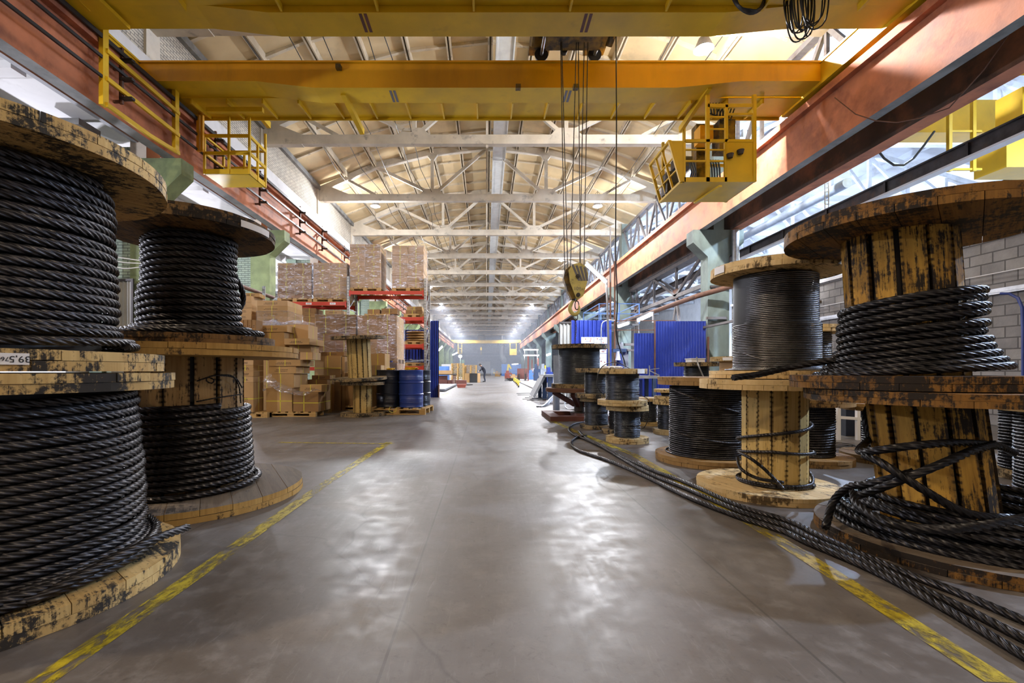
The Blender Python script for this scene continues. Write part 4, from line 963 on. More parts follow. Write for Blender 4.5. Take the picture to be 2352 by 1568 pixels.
R3 = spool('light fresh timber spool, nearly empty, in front of the dark wide one on the right',C3r,0,.066,.852,.935,.535,.51,'rw3',core=dict(r=.238,n=15,mat='rw3c',gap=.004,sh0=csh,sh1=csh,ph=.1),rope=rp,n=7,ang=.35,seed=19)
C4r = pol(4.56,32.0); ph = math.atan2(-C4r[1],-C4r[0]); z4 = .94
prof = [(0,.40,1.013),(1,.37,1.013),(2,.33,1.02),(3,.315,1.03),(28,.315,1.385),(29,.296,1.40),(55,.294,1.79)]
rp = [winding(prof,.0071,.075,phase=ph,wob=.001,k=2,seed=27,step=.0085)]
rp = [(v-np.array([-.03,.02,z4]),f,n) for v,f,n in rp]
lp = [P(1712,762,3.98),P(1690,780,4.0),P(1687,794,3.95),P(1705,808,3.80),P(1740,822,3.66),P(1790,832,3.6),P(1850,840,3.65)]
rp.append(free_rope([Vector(p)-Vector((C4r[0],C4r[1],z4)) for p in lp],.0075,.08,step=.009))
R4 = spool('full spool of bright grey steel rope stacked on the light timber one',C4r,z4,1.004,1.80,1.885,.472,.495,'rw3',top_xy=(.03,-.015),rope=rp,inner_core=.28,n=7,ang=.15,seed=20,rope_mat='rope_s')
rim_label(R4,(C4r[0]+.03,C4r[1]-.015),.497,1642,1664,1.815-z4,1.875-z4,sh=(.03,-.015))
# ---- R5 dark spool
C5 = (2.488,5.092); ph = math.atan2(-C5[1],-C5[0])
prof = [(0,.46,.092),(.8,.43,.092),(1.4,.405,.10),(35,.40,.835)]
rp = [winding(prof,.0108,.115,phase=ph+2,wob=.002,k=2,seed=29,step=.012)]
rp.append(free_rope([Vector(p)-Vector((*C5,0)) for p in [P(1541,893,4.9),P(1570,905,4.72),P(1610,920,4.65),P(1650,933,4.66),P(1700,948,4.7)]],.011,.12,step=.012))
rp.append(free_rope([Vector(p)-Vector((*C5,0)) for p in [P(1538,980,4.95),P(1560,995,4.76),P(1610,1008,4.66),P(1660,1016,4.66),P(1700,1018,4.7)]],.011,.12,step=.012))
R5 = spool('wide spool full of thin dark steel rope on the floor before the blue sheet booth',C5,0,.082,.848,.935,.56,.54,'rw5',rope=rp,inner_core=.385,n=7,ang=.5,seed=22,rope_mat='rope')
# ---- R6 + R9, R7, R8, R9b behind the foreground stacks
def wire_spool(label, C, z0, h, Rf, rr, wr, mat='sw', rm='rope_b', tf=.07, seed=1, group=None, n=6, ang=.4, lobes=6, rt=None):
    ph = math.atan2(-C[1],-C[0]); turns = int((h-2*tf)/(wr*2.03))
    prof = [(0,rr+wr*1.6,tf+wr),(1,rr,tf+wr),(turns,rr,h-tf-wr)]
    if wr >= .0065: rp = [winding(prof,wr,wr*11,phase=ph+seed,wob=wr*.25,k=2,seed=seed,step=wr*1.3)]
    else:
        prof = [(0,rr,tf+wr),(turns,rr,h-tf-wr)]; u = np.linspace(0,turns,turns*56); rg = np.random.RandomState(seed)
        rad = np.interp(u,np.arange(0,turns+2,.7),rr+wr*.9*rg.randn(len(np.arange(0,turns+2,.7)))); z = np.interp(u,[0,turns],[tf+wr,h-tf-wr]); a = 2*PI*u
        p = np.stack([rad*np.cos(a),rad*np.sin(a),z],1); nn = np.stack([np.cos(a),np.sin(a),0*a],1); rp = [rope_arrays(p,nn,wr,1.0,lobes=5,k=1,depth=1.0)]
    return spool(label,C,z0,z0+tf,z0+h-tf,z0+h,Rf,rt or Rf,mat,rope=rp,inner_core=rr-wr*.6,n=n,ang=ang,seed=seed+40,rope_mat=rm,group=group)
C6 = (3.547,5.085)
R6 = wire_spool('spool of dark rope on the floor half hidden behind the light timber one',C6,0,.70,.46,.275,.0125,'rw5','rope',.075,2)
R9 = wire_spool('spool of bright thin rope stacked behind the bright grey full one, mostly hidden',C6,.702,.79,.378,.245,.011,'rw3','rope_s',.075,3)
R7 = wire_spool('low dark rope spool in the gap behind the leaning orange-brown one',(4.51,5.09),0,.645,.45,.232,.012,'rw5','rope_b',.08,4)
R8 = wire_spool('spool of grey rope cut off by the right edge, behind the orange-brown stack',(4.033,3.04),0,.80,.44,.33,.0115,'rw3','rope',.075,5)
R9b = wire_spool('spool of dark rope at the right, deep between the block wall and the front stack',(5.22,4.186),0,.717,.40,.33,.014,'rw3','rope_b',.08,6)
# ---- R10 cardboard covered, on a low spool; R11
R10b = wire_spool('lower spool under the cardboard-wrapped one by the stained column',(3.87,7.06),0,.60,.36,.2,.006,'sw','wire_b',.06,7)
R10 = spool('spool wrapped in a sleeve of cardboard with a white label, by the stained column',(3.87,7.06),.602,.66,1.15,1.222,.364,.364,'sw',n=6,seed=31)
m = MB(); m.cyl((0,0,.058),(0,0,.548),.228,32); part(m,'cardboard_sleeve',M_['card_l'],R10,local=True,smooth=40)
rim_label(R10,(3.87,7.06),.364,1660,1681,.56,.605)
R11b = wire_spool('lower spool of the pair standing behind the wide dark one, mostly hidden',(3.9,8.45),0,.56,.38,.2,.006,'sw','wire_b',.06,8)
R11 = wire_spool('small spool of dark wire with a white tray on top, before the blue sheets',(3.9,8.45),.562,.60,.39,.21,.006,'ew','wire_b',.075,9)
m = MB(); c = P(1598,827,8.3); m.box(c.x-.12,c.x+.12,8.2,8.45,1.162,1.225); m.box(c.x-.13,c.x+.13,8.19,8.46,1.215,1.232)
solo(m,'plastic_tray',M_['paper'],'white shallow tray lying on the small dark spool','tray')
m = MB(); m.tube(smooth_path([P(1600,820,8.0),P(1604,838,7.9),P(1611,855,7.9),P(1618,870,7.9)],.03),.012,6); solo(m,'wire_offcut',M_['galv'],'bright bent wire end sticking up beside the white tray','wire',smooth=60)
# ---- R12..R15, R16..R20
R12 = wire_spool('small spool of thin wire on the floor, lower of the nearest small pair',(2.001,6.467),0,.52,.295,.172,.0055,'sw','wire_b',.072,10,ang=.2)
R13 = wire_spool('small spool of fine grey wire with gloves on top, upper of the nearest small pair',(1.93,6.467),.522,.514,.343,.226,.0048,'sw','wire_b',.075,11,ang=.9)
rim_label(R13,(1.93,6.467),.343,1464,1480,.445,.508)
R14 = wire_spool('small wire spool on the floor, lower of the second pair behind the gloves',(1.936,8.021),0,.533,.287,.2,.0055,'ew','wire_b',.062,12)
R15 = wire_spool('small spool of dark wire, upper of the second pair, left of the gloves',(1.93,8.021),.535,.515,.36,.19,.0055,'ew','wire_b',.075,13)
R17 = wire_spool('small spool of wire hidden right behind the nearest small pair',(2.17,7.38),0,.50,.29,.17,.006,'ew','rope_b',.07,14)
R18 = wire_spool('small brownish wire spool on the floor, to the right behind the nearest pair',(3.0,8.55),0,.505,.30,.19,.006,'sw','wire_b',.06,15)
R19 = wire_spool('small wire spool on the floor left of the wide dark one, white lid',(2.99,7.3),0,.55,.30,.225,.006,'sw','wire_b',.08,16)
R20 = wire_spool('very low spool lying on the white-lidded small one',(2.99,7.3),.552,.16,.285,.17,.006,'sw','rope_b',.05,17)
# gloves on R13
for i,(px,py,rz) in enumerate(((1408,843,.3),(1392,845,-.4))):
    g = thing('work_glove','white work glove lying on the nearest small spool, %s'%('palm up' if i==0 else 'half under the other'),'glove',tuple(P(px,846,6.4)[:2])+(1.038,),(0,0,rz))
    m = MB(); m.obox((0,0,.018),(.11,.09,.032)); part(m,'palm',M_['paper'],g,local=True)
    for q in range(4): m = MB(); m.tube([(.05,-.033+q*.022,.018),(.09,-.036+q*.024,.022),(.125,-.04+q*.026,.012)],.011,8); part(m,'finger',M_['paper'],g,local=True,smooth=60)
    m = MB(); m.tube([(0,-.04,.018),(.03,-.075,.016),(.055,-.09,.012)],.012,8); part(m,'thumb',M_['paper'],g,local=True,smooth=60)
m = MB(); m.tube(smooth_path([P(1450,848,6.3),P(1425,835,6.25),P(1400,833,6.2),P(1378,848,6.15),P(1371,880,6.12),P(1378,898,6.12),P(1388,906,6.14)],.03),.006,6)
solo(m,'wire_end',M_['rope_b'],'thin dark wire end looping over the left side of the nearest small pair','wire',smooth=60)
m = MB(); m.tube(smooth_path([P(1465,905,6.2),P(1490,918,6.1),P(1492,945,6.1),P(1486,970,6.12),P(1474,985,6.2),P(1452,975,6.25)],.03),.005,6)
solo(m,'wire_end',M_['rope_b'],'thin dark wire end looping out right of the nearest small pair','wire',smooth=60)
m = MB(); m.tube(smooth_path([P(1388,925,7.6),P(1370,945,7.5),P(1368,965,7.45),P(1378,982,7.3),P(1384,990,7.2)],.03),.006,6)
solo(m,'wire_end',M_['rope_b'],'thin dark wire end drooping between the two small spool pairs','wire',smooth=60)
# R16 on its turntable
CT = (2.04,10.0)
tt_ = thing('pay_off_stand','rusty steel turntable stand carrying the big wire spool beside the blue sheet booth','stand',(CT[0],CT[1],0))
m = MB(); m.lathe([(0,.545),(.70,.545),(.73,.555),(.73,.63),(.71,.638),(0,.638)],36,(CT[0],CT[1],0)); part(m,'turntable',M_['rust'],tt_,smooth=40)
m = MB(); m.cyl((CT[0],CT[1],.10),(CT[0],CT[1],.55),.11,20); m.lathe([(0,.085),(.2,.085),(.2,.11),(.12,.13),(0,.13)],20,(CT[0],CT[1],0)); part(m,'pedestal',M_['steel'],tt_,smooth=40)
for a in (2.6,-.6,4.3):
    m = MB(); m.bar((CT[0]+.6*math.cos(a),CT[1]+.6*math.sin(a),.53),(CT[0]+.1*math.cos(a),CT[1]+.1*math.sin(a),.26),.08,.10); part(m,'brace',M_['brown'],tt_)
m = MB(); m.box(1.28,2.5,9.09,9.35,0,.09); m.box(1.28,2.5,10.3,10.55,0,.09); m.box(1.28,1.5,9.35,10.3,0,.09); m.box(1.9,2.18,9.35,10.3,0,.088); part(m,'base_frame',M_['brown'],tt_)
R16 = wire_spool('big spool of dark wire rope on the rusty turntable stand',CT,.640,.93,.605,.435,.0085,'ew','wire_b',.085,18,n=8)
# ---- ropes laid out on the floor
rr = .0185
A_ = [(1342,969),(1318,974),(1307,985),(1318,998),(1348,1010),(1400,1034),(1480,1072),(1582,1110),(1694,1160),(1811,1196),(1885,1231),(1985,1275),(2088,1318),(2200,1360),(2352,1424),(2480,1474)]
B_ = [(1346,1000),(1322,1006),(1312,1018),(1326,1032),(1352,1042),(1400,1058),(1480,1092),(1582,1142),(1690,1184),(1800,1220),(1849,1243),(1998,1306),(2148,1384),(2352,1505),(2460,1568)]
C__= [(1330,990),(1345,1004),(1390,1030),(1480,1081),(1582,1124),(1694,1172),(1805,1208),(1870,1240),(1990,1290),(2110,1348),(2230,1404),(2352,1466),(2480,1525)]
for i,(pp,lab) in enumerate(((A_,'far'),(B_,'near'),(C__,'middle'))):
    pts = [G(px,py,rr*1.05) for px,py in pp]
    v,f,n = free_rope(pts,rr,.24,k=4)
    c = v.mean(0); c[2] = 0; o = link('wire_rope',np_mesh('wire_rope',[(v-c,f,n)],M_['rope']),None,tuple(c)); o['category']='wire rope'
    o['label'] = {'far':'dark steel rope on the floor, the strand of three nearest the spools','near':'dark steel rope on the floor with the outer loop, strand nearest the aisle','middle':'dark steel rope on the floor, middle strand of the three along the spools'}[lab]
# ================================================================== left: pallets, cartons, racking, drums
def cbox(m, x0,x1,y0,y1,z0,z1,b=.008):
    p = [(x0+b,y0),(x1-b,y0),(x1,y0+b),(x1,y1-b),(x1-b,y1),(x0+b,y1),(x0,y1-b),(x0,y0+b)]
    m.prism(p,z0,z1); return m
def wboard(m, x0,x1,y0,y1,z0,z1):
    L = x1-x0 > y1-y0; off = R.uniform(0,9); v = []; g = []
    for x,y,z in [(x0,y0,z0),(x1,y0,z0),(x1,y1,z0),(x0,y1,z0),(x0,y0,z1),(x1,y0,z1),(x1,y1,z1),(x0,y1,z1)]:
        v.append((x,y,z)); g.append(((x if L else y)+off,(y if L else x)+z*.7,0))
    m.add(v,[(3,2,1,0),(4,5,6,7),(0,1,5,4),(1,2,6,5),(2,3,7,6),(3,0,4,7)],g)
PAL = {}
def pallet(loc, label, w=1.2, d=.8, h=.13, rz=0.0, group=None):
    key = (round(w,2),round(d,2),round(h,3))
    if key in PAL: return copy_tree(PAL[key],loc,label,group or 'timber pallets',(0,0,rz))
    o = thing('pallet',label,'pallet',loc,(0,0,rz),group or 'timber pallets')
    m = MB(); n = 7
    for i in range(n): x = -w/2+i*(w-.1)/(n-1); wboard(m,x,x+.1,-d/2,d/2,h-.022,h)
    for y in (-d/2,-.05,d/2-.1): wboard(m,-w/2,w/2,y,y+.1,h-.042,h-.022)
    part(m,'deck',M_['pallet'],o,local=True)
    m = MB()
    for x in (-w/2,-.07,w/2-.14):
        for y in (-d/2,-.05,d/2-.1): wboard(m,x,x+.14,y,y+.1,.02,h-.042)
    part(m,'blocks',M_['pallet'],o,local=True)
    m = MB()
    for y in (-d/2,-.05,d/2-.1): wboard(m,-w/2,w/2,y,y+.1,0,.02)
    part(m,'bottom_boards',M_['pallet'],o,local=True)
    KIDS[o.name] = list(o.children); PAL[key] = o; return o
def carton(x0,x1,y0,dep,z0,z1,label,mat='card',strap=True,hstrap=False,printed=True,rz=0.0,group='loose cartons',rx=0.0):
    cx_ = (x0+x1)/2; o = thing('carton',label,'carton',(cx_,y0+dep/2,z0),(rx,0,rz),group); w = (x1-x0)/2; h = z1-z0-.002; d = dep/2
    m = MB(); cbox(m,-w,w,-d,d,0,h); m.box(-w+.01,w-.01,-.003,.003,h,h+.0006); part(m,'body',M_[mat],o,local=True)
    if strap:
        m = MB(); t = .008; s = w*R.uniform(-.25,.15); q = .0015
        m.box(s-t,s+t,-d-q,-d,0,h); m.box(s-t,s+t,-d-q,d+q,h,h+q); m.box(s-t,s+t,d,d+q,0,h)
        m.box(w,w+q,-t,t,0,h); m.box(-w,w,-t,t,h,h+q)
        if hstrap: zz = h*.45; m.box(-w-q,w+q,-d-q,-d,zz-t,zz+t); m.box(w,w+q,-d-q,d,zz-t,zz+t)
        part(m,'strap',M_['strap'],o,local=True)
    if printed and h > .09:
        m = MB(); n = 2 if h < .25 else 3
        for i in range(n):
            zz = h*.42+(i-(n-1)/2)*min(.035,h*.2); a = -w*.55 if i%2==0 else -w*.45
            xx = a
            while xx < w*.35:
                l = R.uniform(.012,.035); m.box(xx,xx+l,-d-.0012,-d,zz-.007,zz+.007); xx += l+.010
        part(m,'printing',M_['print'],o,local=True)
    return o
def CT_(p0,p1,D,dep,z0,z1,label,**k): return carton(PX(p0,D),PX(p1,D),D,dep,z0,z1,label,**k)
# -- near pile
pallet((PX(667,9.95),10.4,0),'pallet under the two big bulging cartons at the front of the heap',w=1.1,d=.9,h=.11)
CT_(611,671,9.97,.8,.112,.63,'big strapped carton at the bottom left of the heap, film hanging over it',hstrap=True,printed=False)
CT_(673,731,9.97,.8,.112,.54,'big strapped carton at the bottom of the heap, small carton lying on it',hstrap=True,printed=False,mat='card_d')
CT_(624,675,10.0,.78,.632,.945,'tall carton on the bottom left one in the heap, its side flap ajar',printed=False)
CT_(617,680,9.99,.78,.947,1.11,'printed carton, third up from the pallet at the front of the heap')
CT_(617,690,9.97,.80,1.112,1.25,'printed carton, fourth up from the pallet at the front of the heap')
CT_(690,742,9.99,.45,.542,.70,'small printed carton lying on the bottom right big carton of the heap',rz=-.1)
CT_(700,752,10.85,.5,0,.80,'plain upright carton behind the small printed one',mat='card_d',printed=False)
CT_(716,758,10.9,.4,.802,.90,'flat strapped carton lying on the upright one at the right of the heap',mat='card_d')
CT_(590,655,10.15,.6,1.252,1.58,'carton in the heap level with the wide spool lid, left one',printed=False)
CT_(689,718,10.1,.5,1.252,1.42,'small carton in the heap right of the wide spool lid',mat='card_l',printed=False)
CT_(664,714,10.12,.5,1.422,1.578,'carton under the overhanging flat one in the heap',printed=False)
CT_(654,714,9.95,.75,1.58,1.715,'flat carton overhanging at the right of the heap, pale end towards the aisle',rz=-.06)
CT_(591,653,10.3,.7,1.582,1.885,'plain carton at the top of the heap under the printed flat one',printed=False)
CT_(588,658,10.28,.72,1.887,2.035,'printed flat carton on the very top of the heap',rz=.03)
CT_(657,708,10.75,.6,1.58,2.10,'carton draped in crumpled white film at the top of the heap',mat='card_l',printed=False)
# left column
pallet((PX(578,9.7),10.0,0),'pallet under the narrow column of cartons behind the wide spool',w=.62,d=.5,h=.12)
CT_(540,582,9.72,.45,.122,.76,'tall carton at the foot of the narrow column behind the wide spool',hstrap=True)
zz = .762
for i in range(9): CT_(541,582,9.73,.45,zz,zz+.12,'flat carton, %s above the tall one in the narrow column'%ORD[i],strap=(i%2==0),mat='card' if i%3 else 'card_l'); zz += .122
for i in range(4): CT_(550+i*9.6,559+i*9.6,9.85,.3,zz,zz+.25,'upright thin carton on the narrow column, %s from the left'%ORD[i],strap=False,mat='card_d')
# film heaps
def lump(c, s, seed, n=26, mm=14):
    rg = np.random.RandomState(seed); m = MB(); vs = []; fs = []
    ph_ = rg.rand(6)*6
    for i in range(mm+1):
        t = PI/2*i/mm
        for k in range(n):
            a = 2*PI*k/n; r_ = 1+.18*math.sin(3*a+ph_[0]+2*t)+.13*math.sin(7*a+ph_[1]-3*t)+.10*math.sin(13*a+ph_[2]+5*t)+.08*rg.randn()
            vs.append((c[0]+s[0]*r_*math.cos(a)*math.cos(t),c[1]+s[1]*r_*math.sin(a)*math.cos(t),c[2]+s[2]*math.sin(t)*(1+.25*math.sin(5*a+ph_[3])+.12*rg.randn())))
    for i in range(mm):
        for k in range(n): fs.append((i*n+k,i*n+(k+1)%n,(i+1)*n+(k+1)%n,(i+1)*n+k))
    m.add(vs,fs); return m
solo(lump(Vector((PX(682,10.9),10.95,2.10)),(.36,.28,.10),4),M_ and 'crumpled_film',M_['film2'],'crumpled clear film lying over the carton on top of the heap','plastic film',smooth=80)
CT_(585,650,11.5,.5,0,2.02,'carton at the back of the heap, film piled on top',printed=False)
solo(lump(Vector((PX(615,11.4),11.75,2.02)),(.40,.25,.24),9),'crumpled_film',M_['film2'],'heap of white film at the back of the carton pile','plastic film',smooth=80)
def drape(pts, h, name, label, seed):
    rg = np.random.RandomState(seed); m = MB(); n = len(pts); k = 7; vs = []
    for i,p in enumerate(pts):
        for j in range(k): vs.append((p.x+.012*rg.randn(),p.y-.012-.025*abs(rg.randn()),p.z-h[i]*j/(k-1)))
    m.add(vs,[(i*k+j,(i+1)*k+j,(i+1)*k+j+1,i*k+j+1) for i in range(n-1) for j in range(k-1)]); o = solo(m,name,M_['film2'],label,'plastic film',smooth=80)
    md = o.modifiers.new('thick','SOLIDIFY'); md.thickness = .003; return o
drape([Vector(p) for p in smooth_path([P(606,868,9.9),P(622,858,9.9),P(640,876,9.9),P(670,890,9.9),P(700,899,9.9),P(728,893,9.9),P(742,900,9.92)],.05)],[.30-.012*i for i in range(60)],'torn_film','torn clear film draped across the two big front cartons',3)
# -- stacks behind
def stack(p0,p1,D,dep,z0,z1,n,what,cols=1,mat='card',printed=True,alt=None,group=None,strap=True):
    x0,x1 = PX(p0,D),PX(p1,D); w = (x1-x0)/cols; h = (z1-z0)/n; protos = {}
    for c in range(cols):
        for i in range(n):
            k = n-1-i; lab = ('topmost carton, %sof %s'%((('left row ','right row ')[c] if cols>1 else ''),what)) if i==0 else 'carton %s from top, %sof %s'%(ORD[i],(('left row ','right row ')[c] if cols>1 else ''),what); loc = (x0+(c+.5)*w+R.uniform(-.006,.006),D+dep/2+R.uniform(-.012,.012),z0+k*h)
            mm = (alt if (alt and (i+c)%3==0) else mat)
            if mm not in protos:
                o = carton(x0+c*w+.002,x0+(c+1)*w-.002,D,dep,z0+k*h,z0+(k+1)*h,lab,mat=mm,printed=printed,group=group or 'cartons of '+what,strap=strap)
                o.location = loc; KIDS[o.name] = list(o.children); protos[mm] = o
            else: copy_tree(protos[mm],loc,lab)
def wrap(x0,x1,y0,y1,z0,z1,label,mat='film',amp=.012,seed=1):
    rg = np.random.RandomState(seed); m = MB(); n = 12; k = 26; per = []
    for a,b,q in (((x0,y0),(x1,y0),n),((x1,y0),(x1,y1),n),((x1,y1),(x0,y1),n),((x0,y1),(x0,y0),n)):
        for i in range(q): t = i/q; per.append((a[0]+(b[0]-a[0])*t,a[1]+(b[1]-a[1])*t))
    c = ((x0+x1)/2,(y0+y1)/2); N_ = len(per); vs = []
    for j in range(k+1):
        for i,(x,y) in enumerate(per):
            s = 1.006+abs(amp*rg.randn())/max(.3,abs(x1-x0)); vs.append((c[0]+(x-c[0])*s,c[1]+(y-c[1])*s,z0+(z1-z0)*j/k))
    m.add(vs,[(j*N_+i,j*N_+(i+1)%N_,(j+1)*N_+(i+1)%N_,(j+1)*N_+i) for j in range(k) for i in range(N_)])
    return solo(m,'stretch_wrap',M_[mat],label,'stretch wrap',smooth=80)
# tall stack S1, S2 with cartons beneath (mostly hidden)
for i,(z0,z1) in enumerate(((0,1.15),(1.152,2.30))): CT_(534,600,13.0,.8,z0,z1,'big carton %s the tall stack by the green column'%('at the very bottom under' if i==0 else 'carrying'),printed=False,mat='card_d')
stack(536,578,13.0,.9,2.302,3.14,5,'the tall stack by the green column',mat='card_l')
CT_(556,592,13.1,.5,3.142,3.25,'single carton laid across the top of the tall stack by the green column',rz=.15)
for i,(z0,z1) in enumerate(((0,1.15),(1.152,2.20))): CT_(588,660,12.5,.9,z0,z1,'big carton %s the film-banded stack'%('at the very bottom under' if i==0 else 'carrying'),printed=False,mat='card_d')
stack(590,661,12.5,1.0,2.202,2.94,5,'the film-banded stack left of the racking',mat='card',alt='card_l')
wrap(PX(589,12.48),PX(662,12.48),12.47,13.5,2.22,2.66,'band of shiny film round the stack left of the racking','film2',.006,5)
# -- pallet racking
DF, DR = 16.1, 17.1
XL, XM, XR = PX(610,DF), PX(800,DF), PX(977,DF)
rk = thing('pallet_racking','grey and red pallet racking, two bays, loaded with wrapped cartons','racking',((XL+XR)/2,16.6,0))
for x,h in ((XM,4.35),(XR,4.28),(PX(606,DF),4.0)):
    for yy in (DF,DR):
        m = MB(); 
        m.box(x-.045,x+.045,yy-.03,yy-.024,0,h); m.box(x-.045,x-.04,yy-.03,yy+.035,0,h); m.box(x+.04,x+.045,yy-.03,yy+.035,0,h); m.box(x-.07,x+.07,yy-.06,yy+.06,0,.01)
        up = part(m,'upright',M_['galv'],rk)
        m = MB()
        for q in range(int(h/.1)):
            for s_ in (-.018,.018): m.box(x+s_-.007,x+s_+.007,yy-.0315,yy-.029,.05+q*.1,.08+q*.1)
        part(m,'slots',M_['black'],up)
    m = MB(); z = .2
    while z < h-.6: m.bar((x,DF,z),(x,DR,z),.03,.03); m.bar((x,DF,z),(x,DR,z+.6),.03,.03); z += .6; 
    part(m,'bracing',M_['galv'],rk)
def rbeam(x0,x1,yy,z,h=.12):
    m = MB(); m.box(x0,x1,yy-.05,yy+.0,z-h,z); m.box(x0,x0+.05,yy-.055,yy+.005,z-h-.06,z+.03); m.box(x1-.05,x1,yy-.055,yy+.005,z-h-.06,z+.03); return part(m,'beam',M_['red'],rk)
rows_r = [3.82,2.90,1.94,1.17]; rows_l = [3.44,2.28,1.15]
for z in rows_r:
    for yy in (DF-.03,DR+.04): rbeam(XM+.05,XR-.05,yy,z)
for z in rows_l:
    for yy in (DF-.03,DR+.04):
        b = rbeam(XL,XM-.05,yy,z,.13)
        if z == 3.44 and yy < DF:
            for s,px in (('A332',711),('A333',766)):
                x = PX(px,DF); m = MB(); m.box(x-.10,x+.10,yy-.053,yy-.05,z-.10,z-.03); lp_ = part(m,'location_tag',M_['paper'],b)
                text_part(s,.065,M_['ink'],lp_,Matrix.Translation(Vector((x,yy-.0535,z-.065))-ORG[rk.name])@Matrix.Rotation(PI/2,4,'X'))
m = MB(); m.box(XR-.10,XR+.06,DF-.16,DF-.10,0,.42); m.box(XR+.02,XR+.06,DF-.16,DF+.06,0,.42); solo(m,'rack_guard',M_['redbox'],'red floor guard at the foot of the right racking upright','guard')
# top loads of the racking
def load(p0,p1,z,ztop,n,what,D=DF+.02,dep=1.0,cols=2,mat='card',wrapmat='film',seed=1,alt=None):
    x0,x1 = PX(p0,D),PX(p1,D); w = x1-x0
    pallet(((x0+x1)/2,D+dep/2,z+.002),'pallet under '+what,w=w,d=dep,h=.14)
    stack(p0+.6,p1-.6,D+.02,dep-.04,z+.144,ztop,n,what,cols=cols,mat=mat,printed=False,alt=alt)
    wrap(x0-.005,x1+.005,D,D+dep,z+.13,ztop+.005,'stretch wrap round '+what,wrapmat,.010,seed)
load(803,874,3.82,5.50,14,'the shiny load atop the right bay',mat='card',seed=2,alt='card_l',wrapmat='film')
load(900,974,3.82,5.45,14,'the racked load nearest the aisle',mat='card_l',seed=3,alt='card',wrapmat='film')
load(637,716,3.44,4.83,14,'the dull leftmost racked load',mat='card_d',seed=4,alt='card',wrapmat='film')
load(719,797,3.44,4.84,15,'the shiny load atop the left bay',mat='card',seed=6,alt='card_l',wrapmat='film')
# shelf loads
pallet((PX(709,DF),16.6,2.282),'pallet on the middle beam of the left bay',w=.75,d=.9,h=.13)
stack(694,724,DF+.1,.8,2.414,3.24,5,'the brown stack inside the left bay',mat='card_d')
pallet((PX(767,DF),16.6,2.282),'pallet on the middle beam of the left bay near the upright',w=.74,d=.9,h=.13)
stack(747,785,DF+.1,.8,2.414,3.17,5,'the pale stack beside the middle upright',mat='card_l')
pallet((PX(865,DF),16.6,2.902),'left pallet on the second beam of the right bay',w=.9,d=.9,h=.13)
CT_(876,912,DF+.1,.5,3.034,3.23,'carton on the left pallet of the second right bay level',mat='card_d')
CT_(844,872,DF+.1,.5,3.034,3.20,'smaller carton beside it on the left pallet of the second level',mat='card_d',printed=False)
pallet((PX(950,DF),16.6,2.902),'right pallet on the second beam of the right bay',w=.72,d=.9,h=.13)
CT_(932,970,DF+.1,.5,3.034,3.16,'lower strapped carton on the right pallet of the second level',mat='card_d')
CT_(934,969,DF+.1,.5,3.162,3.30,'upper strapped carton on the right pallet of the second level')
pallet((PX(950,DF),16.6,1.942),'pallet of sacks on the third beam of the right bay',w=.72,d=.9,h=.13)
for i in range(4):
    x = PX(951,DF); z = 2.074+i*.095; m = MB(); po = []
    vs=[];fs=[]
    for j in range(9):
        t = j/8; sx = .27*(1-.25*(2*t-1)**4)
        for k in range(14):
            a = 2*PI*k/14; vs.append((x+(t-.5)*.64, 16.55+.28*math.cos(a)*(1-.3*(2*t-1)**6), z+.048+.048*math.sin(a)*(1-.5*(2*t-1)**4)))
    for j in range(8):
        for k in range(14): fs.append((j*14+k,(j+1)*14+k,(j+1)*14+(k+1)%14,j*14+(k+1)%14))
    fs.append(tuple(range(14))); fs.append(tuple(8*14+k for k in range(13,-1,-1))); m.add(vs,fs)
    solo(m,'paper_sack',M_['card'],'brown paper sack on the racking, %s from the bottom of its pallet'%ORD[i],'sack','sacks on the third beam',smooth=60)
pallet((PX(950,DF),16.6,1.172),'pallet of scrap on the lowest beam of the right bay',w=.72,d=.9,h=.13)
m = MB(); rs = random.Random(4)
for i in range(9):
    a = rs.uniform(0,PI); c = Vector((PX(950,DF)+rs.uniform(-.2,.2),16.5+rs.uniform(-.25,.2),1.32+.012*i)); d = Vector((math.cos(a),math.sin(a),rs.uniform(-.08,.12)))*.3; m.bar(c-d,c+d,.07,.012)
solo(m,'scrap_offcuts',M_['galv'],'pile of grey metal offcuts on the lowest racking pallet','scrap')
# blue sheets behind/beside the racking
def corrugated(x0,x1,y,z0,z1,pitch=.11,amp=.022,axis='x'):
    m = MB(); n = max(2,int(abs(x1-x0)/pitch*4)); vs = []
    for i in range(n+1):
        t = x0+(x1-x0)*i/n; ph_ = (i%4); d = (-amp if ph_ in (0,1) else amp)
        for z in (z0,z1): vs.append((t,y+d,z) if axis=='x' else (y+d,t,z))
        for z in (z0,z1): vs.append((t,y+d+.003,z) if axis=='x' else (y+d+.003,t,z))
    fs = []
    for i in range(n):
        b = i*4; fs += [(b,b+4,b+5,b+1),(b+2,b+3,b+7,b+6),(b+1,b+5,b+7,b+3),(b,b+2,b+6,b+4)]
    fs += [(0,1,3,2),(n*4,n*4+2,n*4+3,n*4+1)]
    m.add(vs,fs); return m
solo(corrugated(PX(989,17.35),PX(1008,17.35),17.35,0,2.92,.075,.02),'corrugated_sheet',M_['blue_sheet'],'upright blue corrugated sheet standing at the aisle end of the racking','sheet')
solo(corrugated(XM,XR+.05,17.6,0,2.6,.12,.02),'corrugated_sheet',M_['blue_sheet'],'blue corrugated sheeting behind the right racking bay','sheet')
m = MB(); m.box(PX(1007,17.3),PX(1009,17.3),17.2,17.45,0,.5); solo(m,'timber_offcut',M_['rust'],'rusty strip leaning at the foot of the upright blue sheet','offcut')
